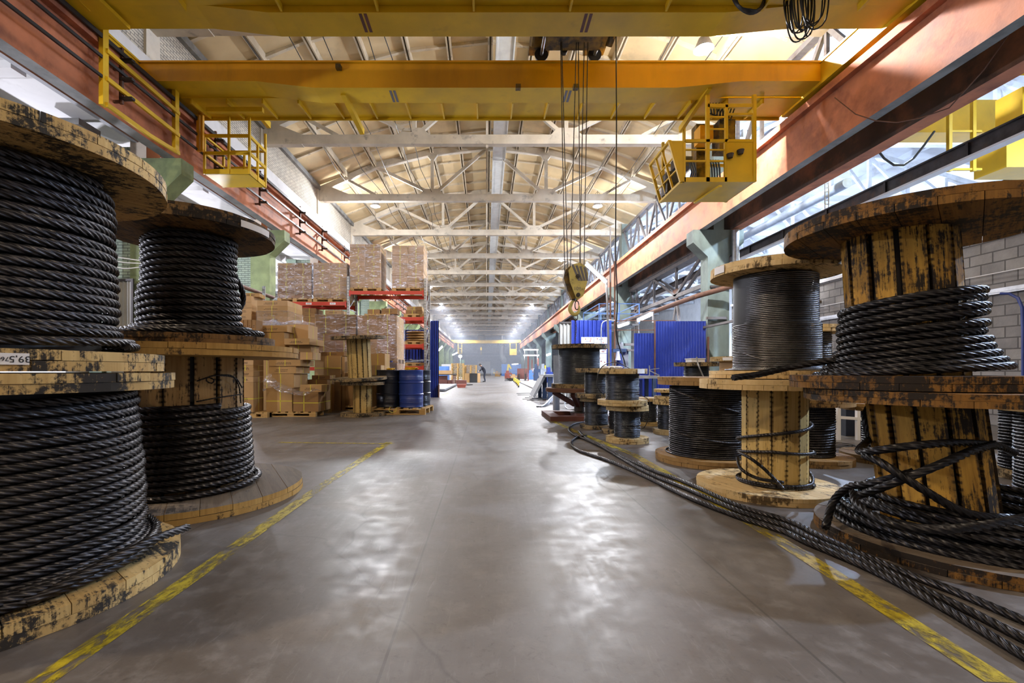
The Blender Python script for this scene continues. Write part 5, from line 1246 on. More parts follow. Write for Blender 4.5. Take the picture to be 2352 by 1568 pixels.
# -- wrapped stack W in front of the racking
DW = 12.7
pallet((PX(771,DW),DW+.6,0),'floor pallet under the left half of the wide wrapped stack',w=1.12,d=1.1)
pallet((PX(867,DW),DW+.6,0),'floor pallet under the right half of the wide wrapped stack',w=1.12,d=1.1)
for p0,p1,s in ((725,818,'left'),(821,912,'right')):
    CT_(p0,p1,DW+.04,1.08,.132,.66,'bottom big carton of the %s half of the wide wrapped stack'%s,printed=False,strap=False,mat='card_d')
    CT_(p0,p1,DW+.04,1.08,.662,1.22,'second big carton of the %s half of the wide wrapped stack'%s,printed=False,mat='card_d')
    pallet(((PX(p0,DW)+PX(p1,DW))/2,DW+.6,1.224),'raised pallet in the %s half of the wide wrapped stack'%s,w=1.12,d=1.1)
stack(725,818,DW+.04,1.08,1.356,2.04,3,'the tall tier, wide stack left half',cols=2,mat='card_d',printed=False)
stack(725,818,DW+.04,1.08,2.042,2.58,5,'the thin tier, wide stack left half',cols=2,mat='card_d')
stack(821,912,DW+.04,1.08,1.356,2.56,3,'the wide stack right half',cols=2,mat='card',printed=False)
wrap(PX(724,DW),PX(819,DW),DW,DW+1.16,1.24,2.60,'stretch wrap round the left half of the wide stack','film',.010,11)
wrap(PX(820.5,DW),PX(913,DW),DW,DW+1.16,.15,2.58,'shiny stretch wrap round the right half of the wide stack','film2',.010,12)
# -- cartons round the empty spools
CT_(722,783,11.5,.7,0,.82,'big plain carton on the floor left of the empty spools',printed=False,mat='card_d')
CT_(722,783,11.5,.7,.822,1.385,'big carton with a cross strap left of the leaning empty spool',hstrap=True,printed=False)
CT_(738,790,11.6,.5,1.387,1.49,'flat printed carton on the cross-strapped one',mat='card_d')
CT_(785,792,11.55,.7,.822,1.37,'tall thin pale carton standing right of the cross-strapped one',mat='card_l',printed=False,strap=False)
CT_(785,792,11.55,.7,0,.82,'tall thin carton on the floor under the pale one',mat='card_d',printed=False,strap=False)
CT_(846,888,11.9,.6,0,.95,'plain carton on the floor between the leaning spool and the drums',printed=False,mat='card_d')
CT_(846,884,11.9,.6,.952,1.46,'strapped open carton between the leaning spool and the wrapped stack',printed=False)
CT_(850,874,11.4,.4,0,.90,'narrow carton behind the dark drum',printed=False,strap=False)
CT_(849,875,11.4,.4,.902,1.15,'small pale carton on the narrow one behind the dark drum',mat='card_l',printed=False)
CT_(760,812,11.6,.8,.12,.62,'carton in the shade behind the small empty spool',mat='card_d',printed=False)
pallet((PX(786,11.6),12.0,0),'pallet in the shade behind the small empty spool',w=.9,d=.8,h=.118)
# -- drums
def drum(loc, label, mat, group='steel drums'):
    o = thing('steel_drum',label,'drum',loc,(0,0,0),group); r_ = .283; pr = [(0,0),(r_-.01,0),(r_+.004,.006),(r_+.004,.018),(r_,.024)]
    z = .06
    def rib(z,a,w): return [(r_,z-w),(r_+a,z-w*.35),(r_+a,z+w*.35),(r_,z+w)]
    for zz in (.12,.145,.17,.195): pr += rib(zz,.004,.011)
    pr += rib(.305,.013,.022)
    pr += rib(.585,.013,.022)
    for zz in (.66,.685,.71): pr += rib(zz,.004,.011)
    pr += [(r_,.855),(r_+.004,.862),(r_+.006,.875),(r_+.002,.884),(r_-.008,.882),(r_-.012,.865)]
    m = MB(); m.lathe(pr,40); part(m,'shell',M_[mat],o,local=True,smooth=35)
    m = MB(); m.lathe([(0,.862),(r_-.012,.862),(r_-.012,.868),(0,.868)],40); l = part(m,'lid',M_[mat],o,local=True)
    for x,y,q in ((.19,0,.035),(-.19,.02,.02)):
        m = MB(); m.cyl((x,y,.866),(x,y,.882),q,14); part(m,'bung',M_['steel'],l,local=True)
    return o
DP = pallet((PX(921,10.9),11.05,0),'pallet carrying the steel drums beside the aisle',w=1.34,d=1.15,h=.142,rz=-.05)
xb_ = PX(944.5,10.9); xd_ = PX(893,11.05)
drum((xb_,10.9,.144),'glossy blue steel drum on the pallet beside the aisle','blue')
drum((xd_,11.02,.144),'dark navy steel drum on the pallet, left of the blue one','navy')
drum((xb_+.10,11.52,.144),'black steel drum on the pallet, mostly behind the blue one','navy')
def webbing(c, seed, label, s=1.0):
    rg = random.Random(seed); m = MB(); pts = []
    for i in range(26):
        a = i*1.3+rg.uniform(-.4,.4); rr_ = (.03+.06*rg.random())*s; pts.append((c[0]+rr_*1.5*math.cos(a),c[1]+rr_*math.sin(a),c[2]+.014+.05*s*rg.random()))
    m.tube(smooth_path(pts,.012),.011,7); solo(m,'webbing_sling',M_['webyel'],label,'sling',smooth=60)
webbing((xb_+.02,10.82,1.012),3,'heap of bright yellow webbing on the lid of the blue drum',1.25)
webbing((xd_+.07,10.95,1.012),8,'small knot of yellow webbing on the lid of the dark drum',.9)
m = MB(); m.tube(smooth_path([P(896,934,10.42),P(894,943,10.35),P(900,947,10.33),P(908,945,10.34),P(911,936,10.4)],.02),.006,6); solo(m,'strap_end',M_['strap'],'loose yellow strap end hanging off the drum pallet','strap',smooth=60)
# -- pipe, wires and sheet fence behind the left stack
m = MB(); m.tube([P(236,540,12.4),P(345,592,12.3)],.09,14); m.tube([P(520,645,14.6),P(632,685,18)],.07,12); solo(m,'wall_pipe',M_['rust'],'brown pipe along the green brick behind the left spools','pipe',smooth=40)
m = MB()
for d_ in (0,10,24): m.tube(smooth_path([P(245,585+d_*.6,11.2),P(280,592+d_,11.2),P(335,600+d_*.5,11.2)],.06),.012,5)
solo(m,'loose_wires',M_['white'],'loose pale wires strung before the green brick, behind the left spools','wire',smooth=60)
fn = thing('sheet_fence','pale corrugated sheet fence in a dark frame behind the left spools','fence',(PX(282,11.6),11.6,0))
part(corrugated(PX(256,11.6),PX(304,11.6),11.6,0,PZ(645,11.6),.1,.012),'sheet',M_['grey_sheet'],fn)
m = MB(); m.bar((PX(306,11.6),11.58,0),(PX(306,11.6),11.58,PZ(640,11.6)),.05,.05); part(m,'post',M_['steel'],fn)
for zq in (PZ(643,11.6),1.9): m = MB(); m.bar((PX(256,11.6),11.57,zq),(PX(306,11.6),11.57,zq),.03,.05); part(m,'rail',M_['steel'],fn)
m = MB(); m.box(PX(298,5.4),PX(330,5.4),5.4,5.75,0,PZ(905,5.4)); solo(m,'red_crate',M_['redbox'],'red box glimpsed between the two left spools','box')
# floor lines
def fline(pts, w, label, z=.0025):
    m = MB(); pts = [Vector(p) for p in pts]
    for a,b in zip(pts[:-1],pts[1:]):
        t = (b-a).normalized(); n_ = Vector((-t.y,t.x,0))*w/2
        m.add([(a-n_)[:2]+(z,) if False else ((a-n_).x,(a-n_).y,z),((b-n_).x,(b-n_).y,z),((b+n_).x,(b+n_).y,z),((a+n_).x,(a+n_).y,z)],[(0,1,2,3)])
    return solo(m,'floor_line',M_['line'],label,'floor marking')
fline([(-1.44,.9,0),(-1.425,2.2,0),(-1.43,4.0,0),(-1.40,5.4,0),(-1.36,6.4,0)],.095,'worn yellow line painted along the left side of the aisle')
fline([G(640,1016),G(905,1019)],.06,'faint yellow line crossing the floor by the wide spool')
fline([G(2300,1568),G(1900,1310),G(1740,1210),G(1640,1150),G(1457,1045),G(1384,1016),G(1320,990),G(1268,966)],.10,'worn yellow line painted along the right side of the aisle')
fline([G(1012,908),G(1030,902)],.09,'short worn yellow mark by the upright blue sheet')
# ================================================================== right middle ground
DB = 17.3
bt1 = thing('sheet_booth','tall blue corrugated sheet booth beside the near right column','booth',(PX(1563,DB),DB,0))
part(corrugated(PX(1504,DB),PX(1622,DB),DB,0,2.9,.105,.018),'front_sheet',M_['blue_sheet'],bt1)
part(corrugated(DB,DB+3.2,PX(1622,DB),0,2.9,.105,.018,'y'),'side_sheet',M_['blue_sheet'],bt1)
for a_,b_,w_ in (((PX(1503,DB),DB-.04,0),(PX(1503,DB),DB-.04,2.92),.05),((PX(1623,DB)+.03,DB-.05,0),(PX(1623,DB)+.03,DB-.05,2.3),.06)):
    m = MB(); m.bar(a_,b_,w_,w_); part(m,'post',M_['rust'],bt1)
for a_,b_ in (((PX(1405,DB),DB,2.56),(PX(1503,DB),DB,2.56)),((PX(1405,DB),DB+.3,2.95),(PX(1560,DB),DB+.3,2.95))):
    m = MB(); m.bar(a_,b_,.03,.03); part(m,'rail',M_['rust'],bt1)
solo(corrugated(PX(1456,DB),PX(1502,DB),DB,0,2.44,.105,.018),'corrugated_sheet',M_['blue_sheet'],'lower blue corrugated sheet left of the tall blue booth','sheet')
DB2 = 17.0
bt2 = thing('sheet_cabin','blue corrugated cabin with a grey door behind the spool on the turntable','cabin',(PX(1345,DB2),DB2,0))
part(corrugated(PX(1312,DB2),PX(1397,DB2),DB2,0,2.9,.16,.03),'front_sheet',M_['blue_sheet'],bt2)
part(corrugated(DB2,DB2+3,PX(1404,DB2),0,2.9,.16,.03,'y'),'side_sheet',M_['blue_sheet'],bt2)
m = MB(); m.box(PX(1396,DB2),PX(1404,DB2),DB2-.03,DB2+.03,0,2.92); part(m,'corner_trim',M_['blue'],bt2)
dr_ = part(corrugated(PX(1286,DB2),PX(1311,DB2),DB2-.02,0,2.78,.13,.02),'door',M_['grey_sheet'],bt2)
m = MB(); m.box(PX(1284,DB2),PX(1312,DB2),DB2-.06,DB2+.02,2.78,2.84); m.box(PX(1284,DB2),PX(1286,DB2),DB2-.05,DB2+.02,0,2.84); m.box(PX(1310,DB2),PX(1312,DB2),DB2-.05,DB2+.02,0,2.84); part(m,'door_frame',M_['steel'],bt2)
m = MB(); m.tube(smooth_path([P(1381,790,16.8),P(1381,752,16.8),P(1386,739,16.8),P(1400,735,16.8),P(1412,736,16.8)],.05),.02,8); part(m,'conduit',M_['galv'],bt2)
ib = thing('notice_board','white safety notice panels with small red and blue pictograms on the blue cabin','notice board',(PX(1365,16.9),16.9,.9))
for i,(a,b,c,d) in enumerate(((1335,1364,774,788),(1365,1394,774,789),(1375,1393,801,811),(1375,1393,812,850),(1345,1373,801,811),(1345,1373,812,850))):
    D = 16.88; m = MB(); x0,x1,z0,z1 = PX(a,D),PX(b,D),PZ(d,D),PZ(c,D); m.box(x0,x1,D-.01,D+.01,z0,z1); pn = part(m,'panel',M_['paper'],ib)
    rg = random.Random(i)
    for q in range(9):
        cx_ = x0+(x1-x0)*(.12+.76*rg.random()); cz = z0+(z1-z0)*(.15+.7*rg.random()); m = MB(); s = .018
        if q%3==0: m.cyl((cx_,D-.013,cz),(cx_,D-.010,cz),s*1.3,12)
        else: m.box(cx_-.05,cx_+.03,D-.013,D-.01,cz-.006,cz+.006)
        part(m,'pictogram',M_[('redbox','blue','grey')[q%3]],pn)
# machine seen between the two blue structures
mc = thing('blue_press','blue machine frame with a work jacket hung on it, between the blue structures','machine',(PX(1428,19),19,0))
m = MB(); m.box(PX(1424,19),PX(1440,19),18.8,19.6,0,1.95); part(m,'column',M_['grey'],mc)
m = MB(); m.box(PX(1404,19),PX(1434,19),18.7,19.5,1.78,1.92); part(m,'arm',M_['blue_dk'],mc)
m = MB(); m.box(PX(1400,19),PX(1450,19),18.6,19.8,0,.95); part(m,'bed',M_['blue_dk'],mc)
m = MB(); m.box(PX(1420,19),PX(1430,19),18.9,19.3,1.95,2.12); m.cyl((PX(1427,19),19.0,1.95),(PX(1427,19),19.0,2.2),.06,12); part(m,'motor',M_['grey'],mc)
m = MB(); m.box(PX(1434,19),PX(1456,19),18.9,19.1,2.06,2.16); m.box(PX(1436,19),PX(1456,19),18.7,18.9,1.82,1.90); part(m,'guide_bar',M_['latt'],mc)
jk = MB(); vs=[];fs=[]
for j in range(9):
    t = j/8; hw = .06+.11*t
    for k in range(12): a = 2*PI*k/12; vs.append((PX(1424,18.5)+hw*math.cos(a)*(1+.1*math.sin(5*a+3*t)),18.55+.06*math.sin(a),1.72-.62*t))
for j in range(8):
    for k in range(12): fs.append((j*12+k,j*12+(k+1)%12,(j+1)*12+(k+1)%12,(j+1)*12+k))
jk.add(vs,fs); solo(jk,'work_jacket',M_['cloth_b'],'blue work jacket hanging on the machine between the blue structures','jacket',smooth=60)
m = MB(); vs=[];fs=[]
for j in range(7):
    t = j/6; hw = .05+.06*t
    for k in range(12): a = 2*PI*k/12; vs.append((PX(1421,18.3)+hw*math.cos(a),18.40+.04*math.sin(a)*(1+.2*math.sin(3*a)),1.80-.36*t))
for j in range(6):
    for k in range(12): fs.append((j*12+k,j*12+(k+1)%12,(j+1)*12+(k+1)%12,(j+1)*12+k))
m.add(vs,fs); solo(m,'white_rag',M_['paper'],'white rag hanging over the blue work jacket','rag',smooth=60)
# blue table and stand
tb = thing('steel_table','grey topped steel work table before the blue sheets','table',(PX(1490,16.0),16.3,0))
m = MB(); m.box(PX(1455,16),PX(1512,16),15.9,16.8,.74,.84); part(m,'top',M_['grey'],tb)
for px in (1458,1501):
    for yy in (15.95,16.7): m = MB(); x = PX(px,16); m.box(x-.06,x+.06,yy-.05,yy+.05,0,.74); part(m,'leg',M_['blue_dk'],tb)
m = MB(); m.box(PX(1462,16),PX(1480,16),16.2,16.7,.05,.7); part(m,'drawer_unit',M_['blue'],tb)
v_ = thing('bench_vice','small grey clamp stand on the steel table','clamp',(PX(1521,15.9)-.3,16.1,.84))
m = MB(); m.bar((PX(1520,16)-.4,16.1,.845),(PX(1520,16)-.4,16.1,1.2),.03,.03); m.bar((PX(1520,16)-.4,16.1,1.02),(PX(1520,16)-.05,16.1,.85),.05,.03); m.bar((PX(1520,16)-.4,16.1,1.05),(PX(1520,16)-.05,16.1,1.10),.02,.02); part(m,'arm',M_['galv'],v_)
bn = thing('loading_ramp','dark blue steel bench with a sloping end beside the aisle','bench',(2.5,16.6,0))
m = MB(); m.box(PX(1245,16),2.62,15.3,16.7,.80,.88); m.bar((PX(1222,16),16.0,.12),(PX(1246,16),16.0,.83),1.3,.08,(0,0,1)); part(m,'top',M_['grey'],bn)
for a,b,yy in ((1236,1244,16.5),(1246,1256,16.2),(1258,1269,15.4)):
    m = MB(); m.box(PX(a,yy),PX(b,yy),yy-.06,yy+.06,0,.80); part(m,'leg',M_['blue_dk'],bn)
m = MB(); m.box(PX(1271,11.7),PX(1284,11.7),11.6,11.66,0,1.40); m.box(PX(1270,11.7),PX(1274,11.7),11.5,11.7,0,.62); solo(m,'steel_plate',M_['grey'],'upright grey steel plate standing left of the turntable stand','plate')
m = MB(); m.tube(smooth_path([P(1299,905,12.5),P(1297,930,12.2),P(1303,938,12.0),P(1312,940,11.8),P(1330,938,11.6)],.05),.02,7); solo(m,'hose_end',M_['galv'],'grey hose lying behind the turntable stand','hose',smooth=60)
# scrap rods on the floor
rs = random.Random(12); base = None
for i in range(14):
    x0,y0 = 1.25+rs.uniform(0,.9), 13.2+rs.uniform(0,7); a = rs.uniform(-.25,.5)+PI*.12; L = rs.uniform(1.2,2.6)
    m = MB(); pts = [(x0,y0,.012+.012*(i%4)),(x0+L*.5*math.cos(a),y0+L*.35*math.sin(a)-.05,.02+.012*(i%4)),(x0+L*math.cos(a),y0+L*.8*math.sin(a)-.3,.014+.012*(i%4))]
    m.tube(smooth_path(pts,.15),.011,6); solo(m,'steel_rod',M_['latt'] if i%3 else M_['rope_b'],'thin steel rod in the scatter on the floor left of the blue bench, %s nearest'%ORD[i],'steel rod','scattered steel rods',smooth=60)
for i in range(4):
    pts = [P(1233+i*3,938-i,12.6),P(1250+i*2,934-i*3,13.0),P(1262,926-i*3,13.6),P(1272+i,914-i*3,14.4)]
    m = MB(); m.tube([(p.x,p.y,max(.02,p.z)) for p in map(Vector,smooth_path(pts,.12))],.022,6); solo(m,'bent_strip',M_['galv'],'bright bent metal strip on the floor by the blue bench, %s of four'%ORD[i],'metal strip','bright bent strips',smooth=60)
kb = MB(); kb.bar((2.62,20.2,.03),(3.05,44,.03),.22,.06); solo(kb,'floor_rail',M_['latt'],'low dark steel rail let into the floor along the right of the far aisle','rail')
ypr = None
for i in range(5):
    D = 28+i*3.4; px = 1191-i*2.7
    o = thing('barrier_post','','post',(PX(px,D),D,0),(0,0,0),'yellow posts by the floor rail')
    m = MB(); m.tube([(0,0,0),(0,0,.30),(.05,.1,.36),(.1,.25,.36)],.045,10); part(m,'tube',M_['yel'],o,local=True,smooth=50)
    m = MB(); m.cyl((0,0,.0),(0,0,.12),.05,10); part(m,'sleeve',M_['steel'],o,local=True,smooth=50)
    o['label'] = 'short yellow and black post beside the floor rail, %s nearest'%ORD[i]
# tube lamps
def tube_lamp(p, q, label, group='tube lamps', light=None, col=(.78,.87,1.0), hang=True):
    p, q = Vector(p), Vector(q); o = thing('tube_lamp',label,'lamp',tuple((p+q)/2),(0,0,0),group)
    m = MB(); m.cyl(p,q,.055,12); part(m,'tube',M_['lamp_c'],o,smooth=60)
    m = MB(); u = Vector((0,0,.075)); m.bar(p+u,q+u,.14,.04); part(m,'housing',M_['galv'],o)
    if light:
        L = bpy.data.lights.new('tube_light','AREA'); L.shape='RECTANGLE'; L.size=(q-p).length; L.size_y=.12; L.energy=light; L.color=col
        lo = bpy.data.objects.new('tube_light',L); COL.objects.link(lo); lo.parent = o; d = (q-p).normalized()
        z = Vector((0,0,1)); z = (z-d*z.dot(d)).normalized(); yv = z.cross(d)
        lo.matrix_local = Matrix.Translation(Vector((0,0,-.09)))@Matrix((d,yv,z)).transposed().to_4x4()
    return o
o = tube_lamp(P(1346,606,15.5),P(1392,648,15.5),'dazzling slanted tube lamp hung by the right runway beam above the blue cabin',light=260)
m = MB(); m.bar(P(1393,640,15.5),Vector((PX(1402,15.5),15.5,0)),.06,.06); m.bar(P(1402,648,15.5),P(1402,520,15.5),.04,.04); solo(m,'lamp_pole',M_['latt'],'thin pole holding the dazzling slanted lamp','pole')
tube_lamp(P(1466,736,19.0),P(1496,722,17.6),'bright tube lamp under the brown pipe, left of the tall blue booth',light=70)
tube_lamp(P(1421,750,21.5),P(1443,742,20.5),'smaller bright tube lamp farther along the brown pipe',light=50)
m = MB(); m.bar(P(1470,721,18.3),P(1500,716,18.3),.05,.05); m.bar(P(1420,741,21),P(1500,716,19),.05,.05); m.bar(P(1500,716,18.3),(PX(1500,18.3),18.3,2.95),.05,.05); solo(m,'lamp_bracket',M_['latt'],'steel bracket carrying the tube lamps over the blue sheets','bracket')
# raised blue platform behind the cabin
pf = thing('service_platform','blue railed service platform beyond the cabin, between the right columns','platform',(8.0,26,0))
m = MB(); m.box(6.2,8.4,25,29,3.5,3.6); part(m,'deck',M_['grey'],pf)
m = MB()
for x in (6.2,7.3,8.4):
    for yy in (25,29): m.bar((x,yy,3.6),(x,yy,4.7),.05,.05)
for z in (4.15,4.7):
    for yy in (25,29): m.bar((6.2,yy,z),(8.4,yy,z),.04,.04)
    for x in (6.2,8.4): m.bar((x,25,z),(x,29,z),.04,.04)
part(m,'railing',M_['blue_lt'],pf)
for x in (6.3,8.3):
    for yy in (25.1,28.9): m = MB(); m.bar((x,yy,0),(x,yy,3.5),.14,.14); part(m,'leg',M_['latt'],pf)
for px,D in ((1402,22),(1412,23)):
    m = MB(); m.cyl((PX(px,D),D,0),(PX(px,D),D,PZ(600,D)),.045,12); solo(m,'riser_pipe',M_['rust'],'brown vertical riser pipe behind the cabin, %s'%('left one' if px==1402 else 'right one'),'pipe',smooth=50)
# white frame seen under the leaning stack
wf = thing('white_trestle','white steel trestle on the floor, seen between the right spools','trestle',(5.4,6.6,0))
for px in (1925,1970): m = MB(); x = PX(px,6.6); m.bar((x,6.6,0),(x,6.6,.62),.045,.045); part(m,'leg',M_['paper'],wf)
m = MB(); m.bar((PX(1920,6.6),6.6,.60),(PX(2080,6.6),6.6,.60),.045,.05); m.bar((PX(1925,6.6),6.6,.33),(PX(2060,6.6),6.6,.27),.04,.04); part(m,'rail',M_['paper'],wf)
m = MB(); m.box(PX(1920,7.2),PX(1960,7.2),7.0,7.5,0,.55); solo(m,'dark_crate',M_['navy'],'dark box behind the white trestle between the right spools','box')
m = MB(); m.tube([(Vector((4.55+.28*math.cos(a),6.0+.2*math.sin(a),.012+.003*a))) for a in np.arange(0,12,.3)],.006,5); solo(m,'wire_coil',M_['rope_b'],'loose ring of thin wire on the floor between the right spools','wire',smooth=60)
# ================================================================== far end of the hall
cf = thing('overhead_crane','yellow overhead crane far away at the end of the hall','crane',(0,112,7.9))
m = MB(); m.prismY([(-8.2,8.05),(-6,7.85),(6,7.85),(8.3,8.05),(8.3,8.6),(-8.2,8.6)],111.4,112); part(m,'girder',M_['crane'],cf)
m = MB(); m.prismY([(-8.2,8.05),(-6,7.85),(6,7.85),(8.3,8.05),(8.3,8.6),(-8.2,8.6)],113.6,114.2); part(m,'girder',M_['crane'],cf)
for x in (-8.4,8.2): m = MB(); m.box(x-.2,x+.2,110.8,114.8,8.0,8.6); part(m,'end_carriage',M_['crane'],cf)
m = MB(); m.box(-2.2,-.2,111.4,114.2,8.7,9.7); m.cyl((-2,112.8,9.5),(-.4,112.8,9.5),.5,14); part(m,'trolley',M_['crane_dk'],cf)
m = MB(); m.box(5.7,7.4,110.9,112.6,4.9,6.4); m.bar((5.8,111,6.4),(5.8,111,7.9),.1,.1); m.bar((7.3,111,6.4),(7.3,111,7.9),.1,.1); part(m,'operator_cab',M_['crane'],cf)
m = MB()
for x in (-6.9,-6.0): 
    for yy in (110.9,112): m.bar((x,yy,5.3),(x,yy,7.9),.08,.08)
for z in (5.3,5.9,6.5): m.bar((-6.9,110.9,z),(-6.0,110.9,z),.08,.08)
part(m,'service_basket',M_['crane'],cf)
m = MB(); m.bar((-1.3,112.8,6.4),(-1.3,112.8,8.7),.06,.06); m.box(-1.5,-1.1,112.6,113,6.2,6.9); m.bar((-1.3,112.8,5.0),(-1.3,112.8,6.2),.05,.05); part(m,'hook_block',M_['crane'],cf)
m = MB(); m.tube([(.5+q*.35,111.3,7.9-abs(math.sin(q*.9))*1.0) for q in range(16)],.05,5); part(m,'festoon_cable',M_['rubber'],cf)
m = MB(); m.tube(smooth_path([P(1155,700,116),P(1153,790,116),P(1153,815,116),P(1158,828,114)],.5),.65,14); solo(m,'exhaust_duct',M_['galv'],'silver exhaust duct coming down at the far end of the hall','duct',smooth=50)
m = MB(); m.box(-9,9.2,123.3,123.98,PZ(815,123.5),PZ(811,123.5)); m.box(-9,9.2,123.7,123.98,0,PZ(818,123.5)); struct(m,'trim_5',plain('far_wall_lower',(.42,.43,.48),.85))
# pallet stacks
for s,(p0,p1,D,n) in enumerate(((1036,1066,42.5,12),(1067,1095,44.0,11))):
    x = (PX(p0,D)+PX(p1,D))/2
    for i in range(n):
        pallet((x+R.uniform(-.03,.03),D+.6,i*.144),'pale pallet, %s from the floor in the far stack %s'%(ORD[i],('beside the sheet metal table','beside the bending worker')[s]),w=1.2,d=1.2,h=.144,group='empty pallets in the far stacks')
# person (continuous skinned body), bending over a pack
def person(loc, rz, label):
    o = thing('person',label,'person',loc,(0,0,rz))
    J = {'pel':(0,0,.92),'sp':(.07,0,1.12),'ch':(.22,0,1.34),'nk':(.33,0,1.46),'hd':(.42,0,1.56),'ht':(.47,0,1.66),
         'ls':(.22,.19,1.37),'le':(.33,.24,1.10),'lw':(.50,.17,.98),'lh':(.57,.15,.94),'rs':(.22,-.19,1.37),'re':(.36,-.23,1.12),'rw':(.55,-.15,1.0),'rh':(.62,-.13,.96),
         'lh1':(-.01,.10,.88),'lk':(.05,.12,.48),'la':(-.03,.12,.08),'lt':(.13,.14,.03),'rh1':(-.01,-.10,.88),'rk':(.03,-.12,.48),'ra':(-.06,-.12,.08),'rt':(.10,-.14,.03)}
    E = ['pel sp','sp ch','ch nk','nk hd','hd ht','ch ls','ls le','le lw','lw lh','ch rs','rs re','re rw','rw rh','pel lh1','lh1 lk','lk la','la lt','pel rh1','rh1 rk','rk ra','ra rt']
    rad = {'pel':.15,'sp':.15,'ch':.17,'nk':.065,'hd':.10,'ht':.085,'ls':.075,'rs':.075,'le':.055,'re':.055,'lw':.04,'rw':.04,'lh':.045,'rh':.045,'lh1':.11,'rh1':.11,'lk':.075,'rk':.075,'la':.055,'ra':.055,'lt':.045,'rt':.045}
    ks = list(J); me = bpy.data.meshes.new('body'); me.from_pydata([J[k] for k in ks],[(ks.index(e.split()[0]),ks.index(e.split()[1])) for e in E],[])
    t = bpy.data.objects.new('tmp',me); COL.objects.link(t); sk = t.modifiers.new('s','SKIN'); sb = t.modifiers.new('b','SUBSURF'); sb.levels = 2; sb.render_levels = 2
    for i,k in enumerate(ks): v = me.skin_vertices[0].data[i]; v.radius = (rad[k],rad[k]*(1.15 if k in('ch','pel','sp') else 1)); v.use_root = (k=='pel')
    bpy.context.view_layer.update(); dg = bpy.context.evaluated_depsgraph_get(); bm_ = bpy.data.meshes.new_from_object(t.evaluated_get(dg)); bpy.data.objects.remove(t)
    bm_.name = 'body'; bm_.materials.clear()
    for q in ('cloth','skin'): bm_.materials.append(M_[q])
    for p in bm_.polygons:
        c = p.center; p.use_smooth = True
        if c.z > 1.47 or (c.x > .49 and c.z < 1.05): p.material_index = 1
    b = link('body',bm_,o)
    m = MB(); m.lathe([(0,.13),(.06,.115),(.10,.06),(.108,0),(.10,-.05)],18,(.42,0,1.58)); part(m,'hair',M_['hair'],o,local=True,smooth=60)
    for sy in (-1,1):
        m = MB(); m.lathe([(0,-.012),(.012,0),(0,.012)],8,(.535,sy*.035,1.585)); part(m,'eye',M_['ink'],o,local=True)
        m = MB(); m.lathe([(0,-.03),(.018,0),(0,.03)],8,(.44,sy*.105,1.57)); part(m,'ear',M_['skin'],o,local=True)
        m = MB(); m.obox((.05,sy*.13,.045),(.27,.10,.09)); part(m,'boot',M_['black'],o,local=True)
    m = MB(); m.obox((.545,0,1.555),(.035,.025,.05)); part(m,'nose',M_['skin'],o,local=True)
    return o
person((PX(1107,42.3)+.25,42.3,0),PI,'person in dark work clothes bending over a black pack beside the far pallet stack')
m = MB(); cbox(m,PX(1079,40),PX(1096,40),40,40.8,0,.80); solo(m,'black_pack',M_['black'],'black wrapped pack on the floor in front of the bending worker','pack')
m = MB(); cbox(m,PX(1068,40.1),PX(1078.6,40.1),40.1,40.8,0,.80); solo(m,'carton',M_['card'],'two-layer carton left of the black pack, far along the aisle','carton')
m = MB(); cbox(m,PX(1096.4,40),PX(1103,40),40.0,40.5,0,.82); solo(m,'carton',M_['card_l'],'narrow pale carton between the black pack and the worker','carton')
# left far things
m = MB(); m.box(-3.4,-2.02,22.2,31.2,.05,.13); m.box(-3.3,-2.1,22.4,31.0,0,.05); solo(m,'steel_slab',M_['grey'],'wide grey steel slab lying on the floor beyond the upright blue sheet','slab')
ft = thing('sheet_table','long steel table with dark red boxes under it, left of the far aisle','table',(-2.9,33.5,0))
m = MB(); m.box(-3.9,-2.3,33,35,.72,.78); part(m,'top',M_['steel'],ft)
for x in (-3.8,-2.4):
    for yy in (33.1,34.9): m = MB(); m.box(x-.04,x+.04,yy-.04,yy+.04,0,.72); part(m,'leg',M_['brown'],ft)
m = MB(); cbox(m,-3.55,-2.55,33.1,34.2,.785,1.05); solo(m,'carton',M_['card_l'],'pale flat carton on the far steel table','carton')
for i,(x0,x1,z0,z1,D) in enumerate(((-3.65,-2.85,0,.34,33.2),(-2.84,-2.5,.0,.34,33.3),(-3.6,-2.9,.342,.66,33.3))):
    m = MB(); cbox(m,x0,x1,D,D+.8,z0,z1); solo(m,'red_bin',M_['brown'],'dark red bin under the far steel table, %s'%('bottom left','bottom right','stacked on the left one')[i],'bin','bins under the far table')
m = MB(); cbox(m,PX(1047,32),PX(1071,32),32,32.8,.0,.36); solo(m,'red_bin',M_['brown'],'dark red bin on the floor right of the far steel table','bin')
m = MB(); D = 27.5; m.prismY([(PX(1051,D),0),(PX(1068,D),0),(PX(1071,D),.20),(PX(1049,D),.20)],27.5,28.2); solo(m,'orange_tray',M_['redbox'],'orange tray on the floor at the left of the far aisle','tray')
m = MB(); rs = random.Random(9); m.tube(smooth_path([(-1.2+rs.uniform(-.25,.3),32+rs.uniform(-.3,.3),.03+.04*rs.random()) for i in range(18)],.05),.02,6); solo(m,'cable_heap',M_['rubber'],'heap of black cable on the floor right of the orange tray','cable',smooth=60)
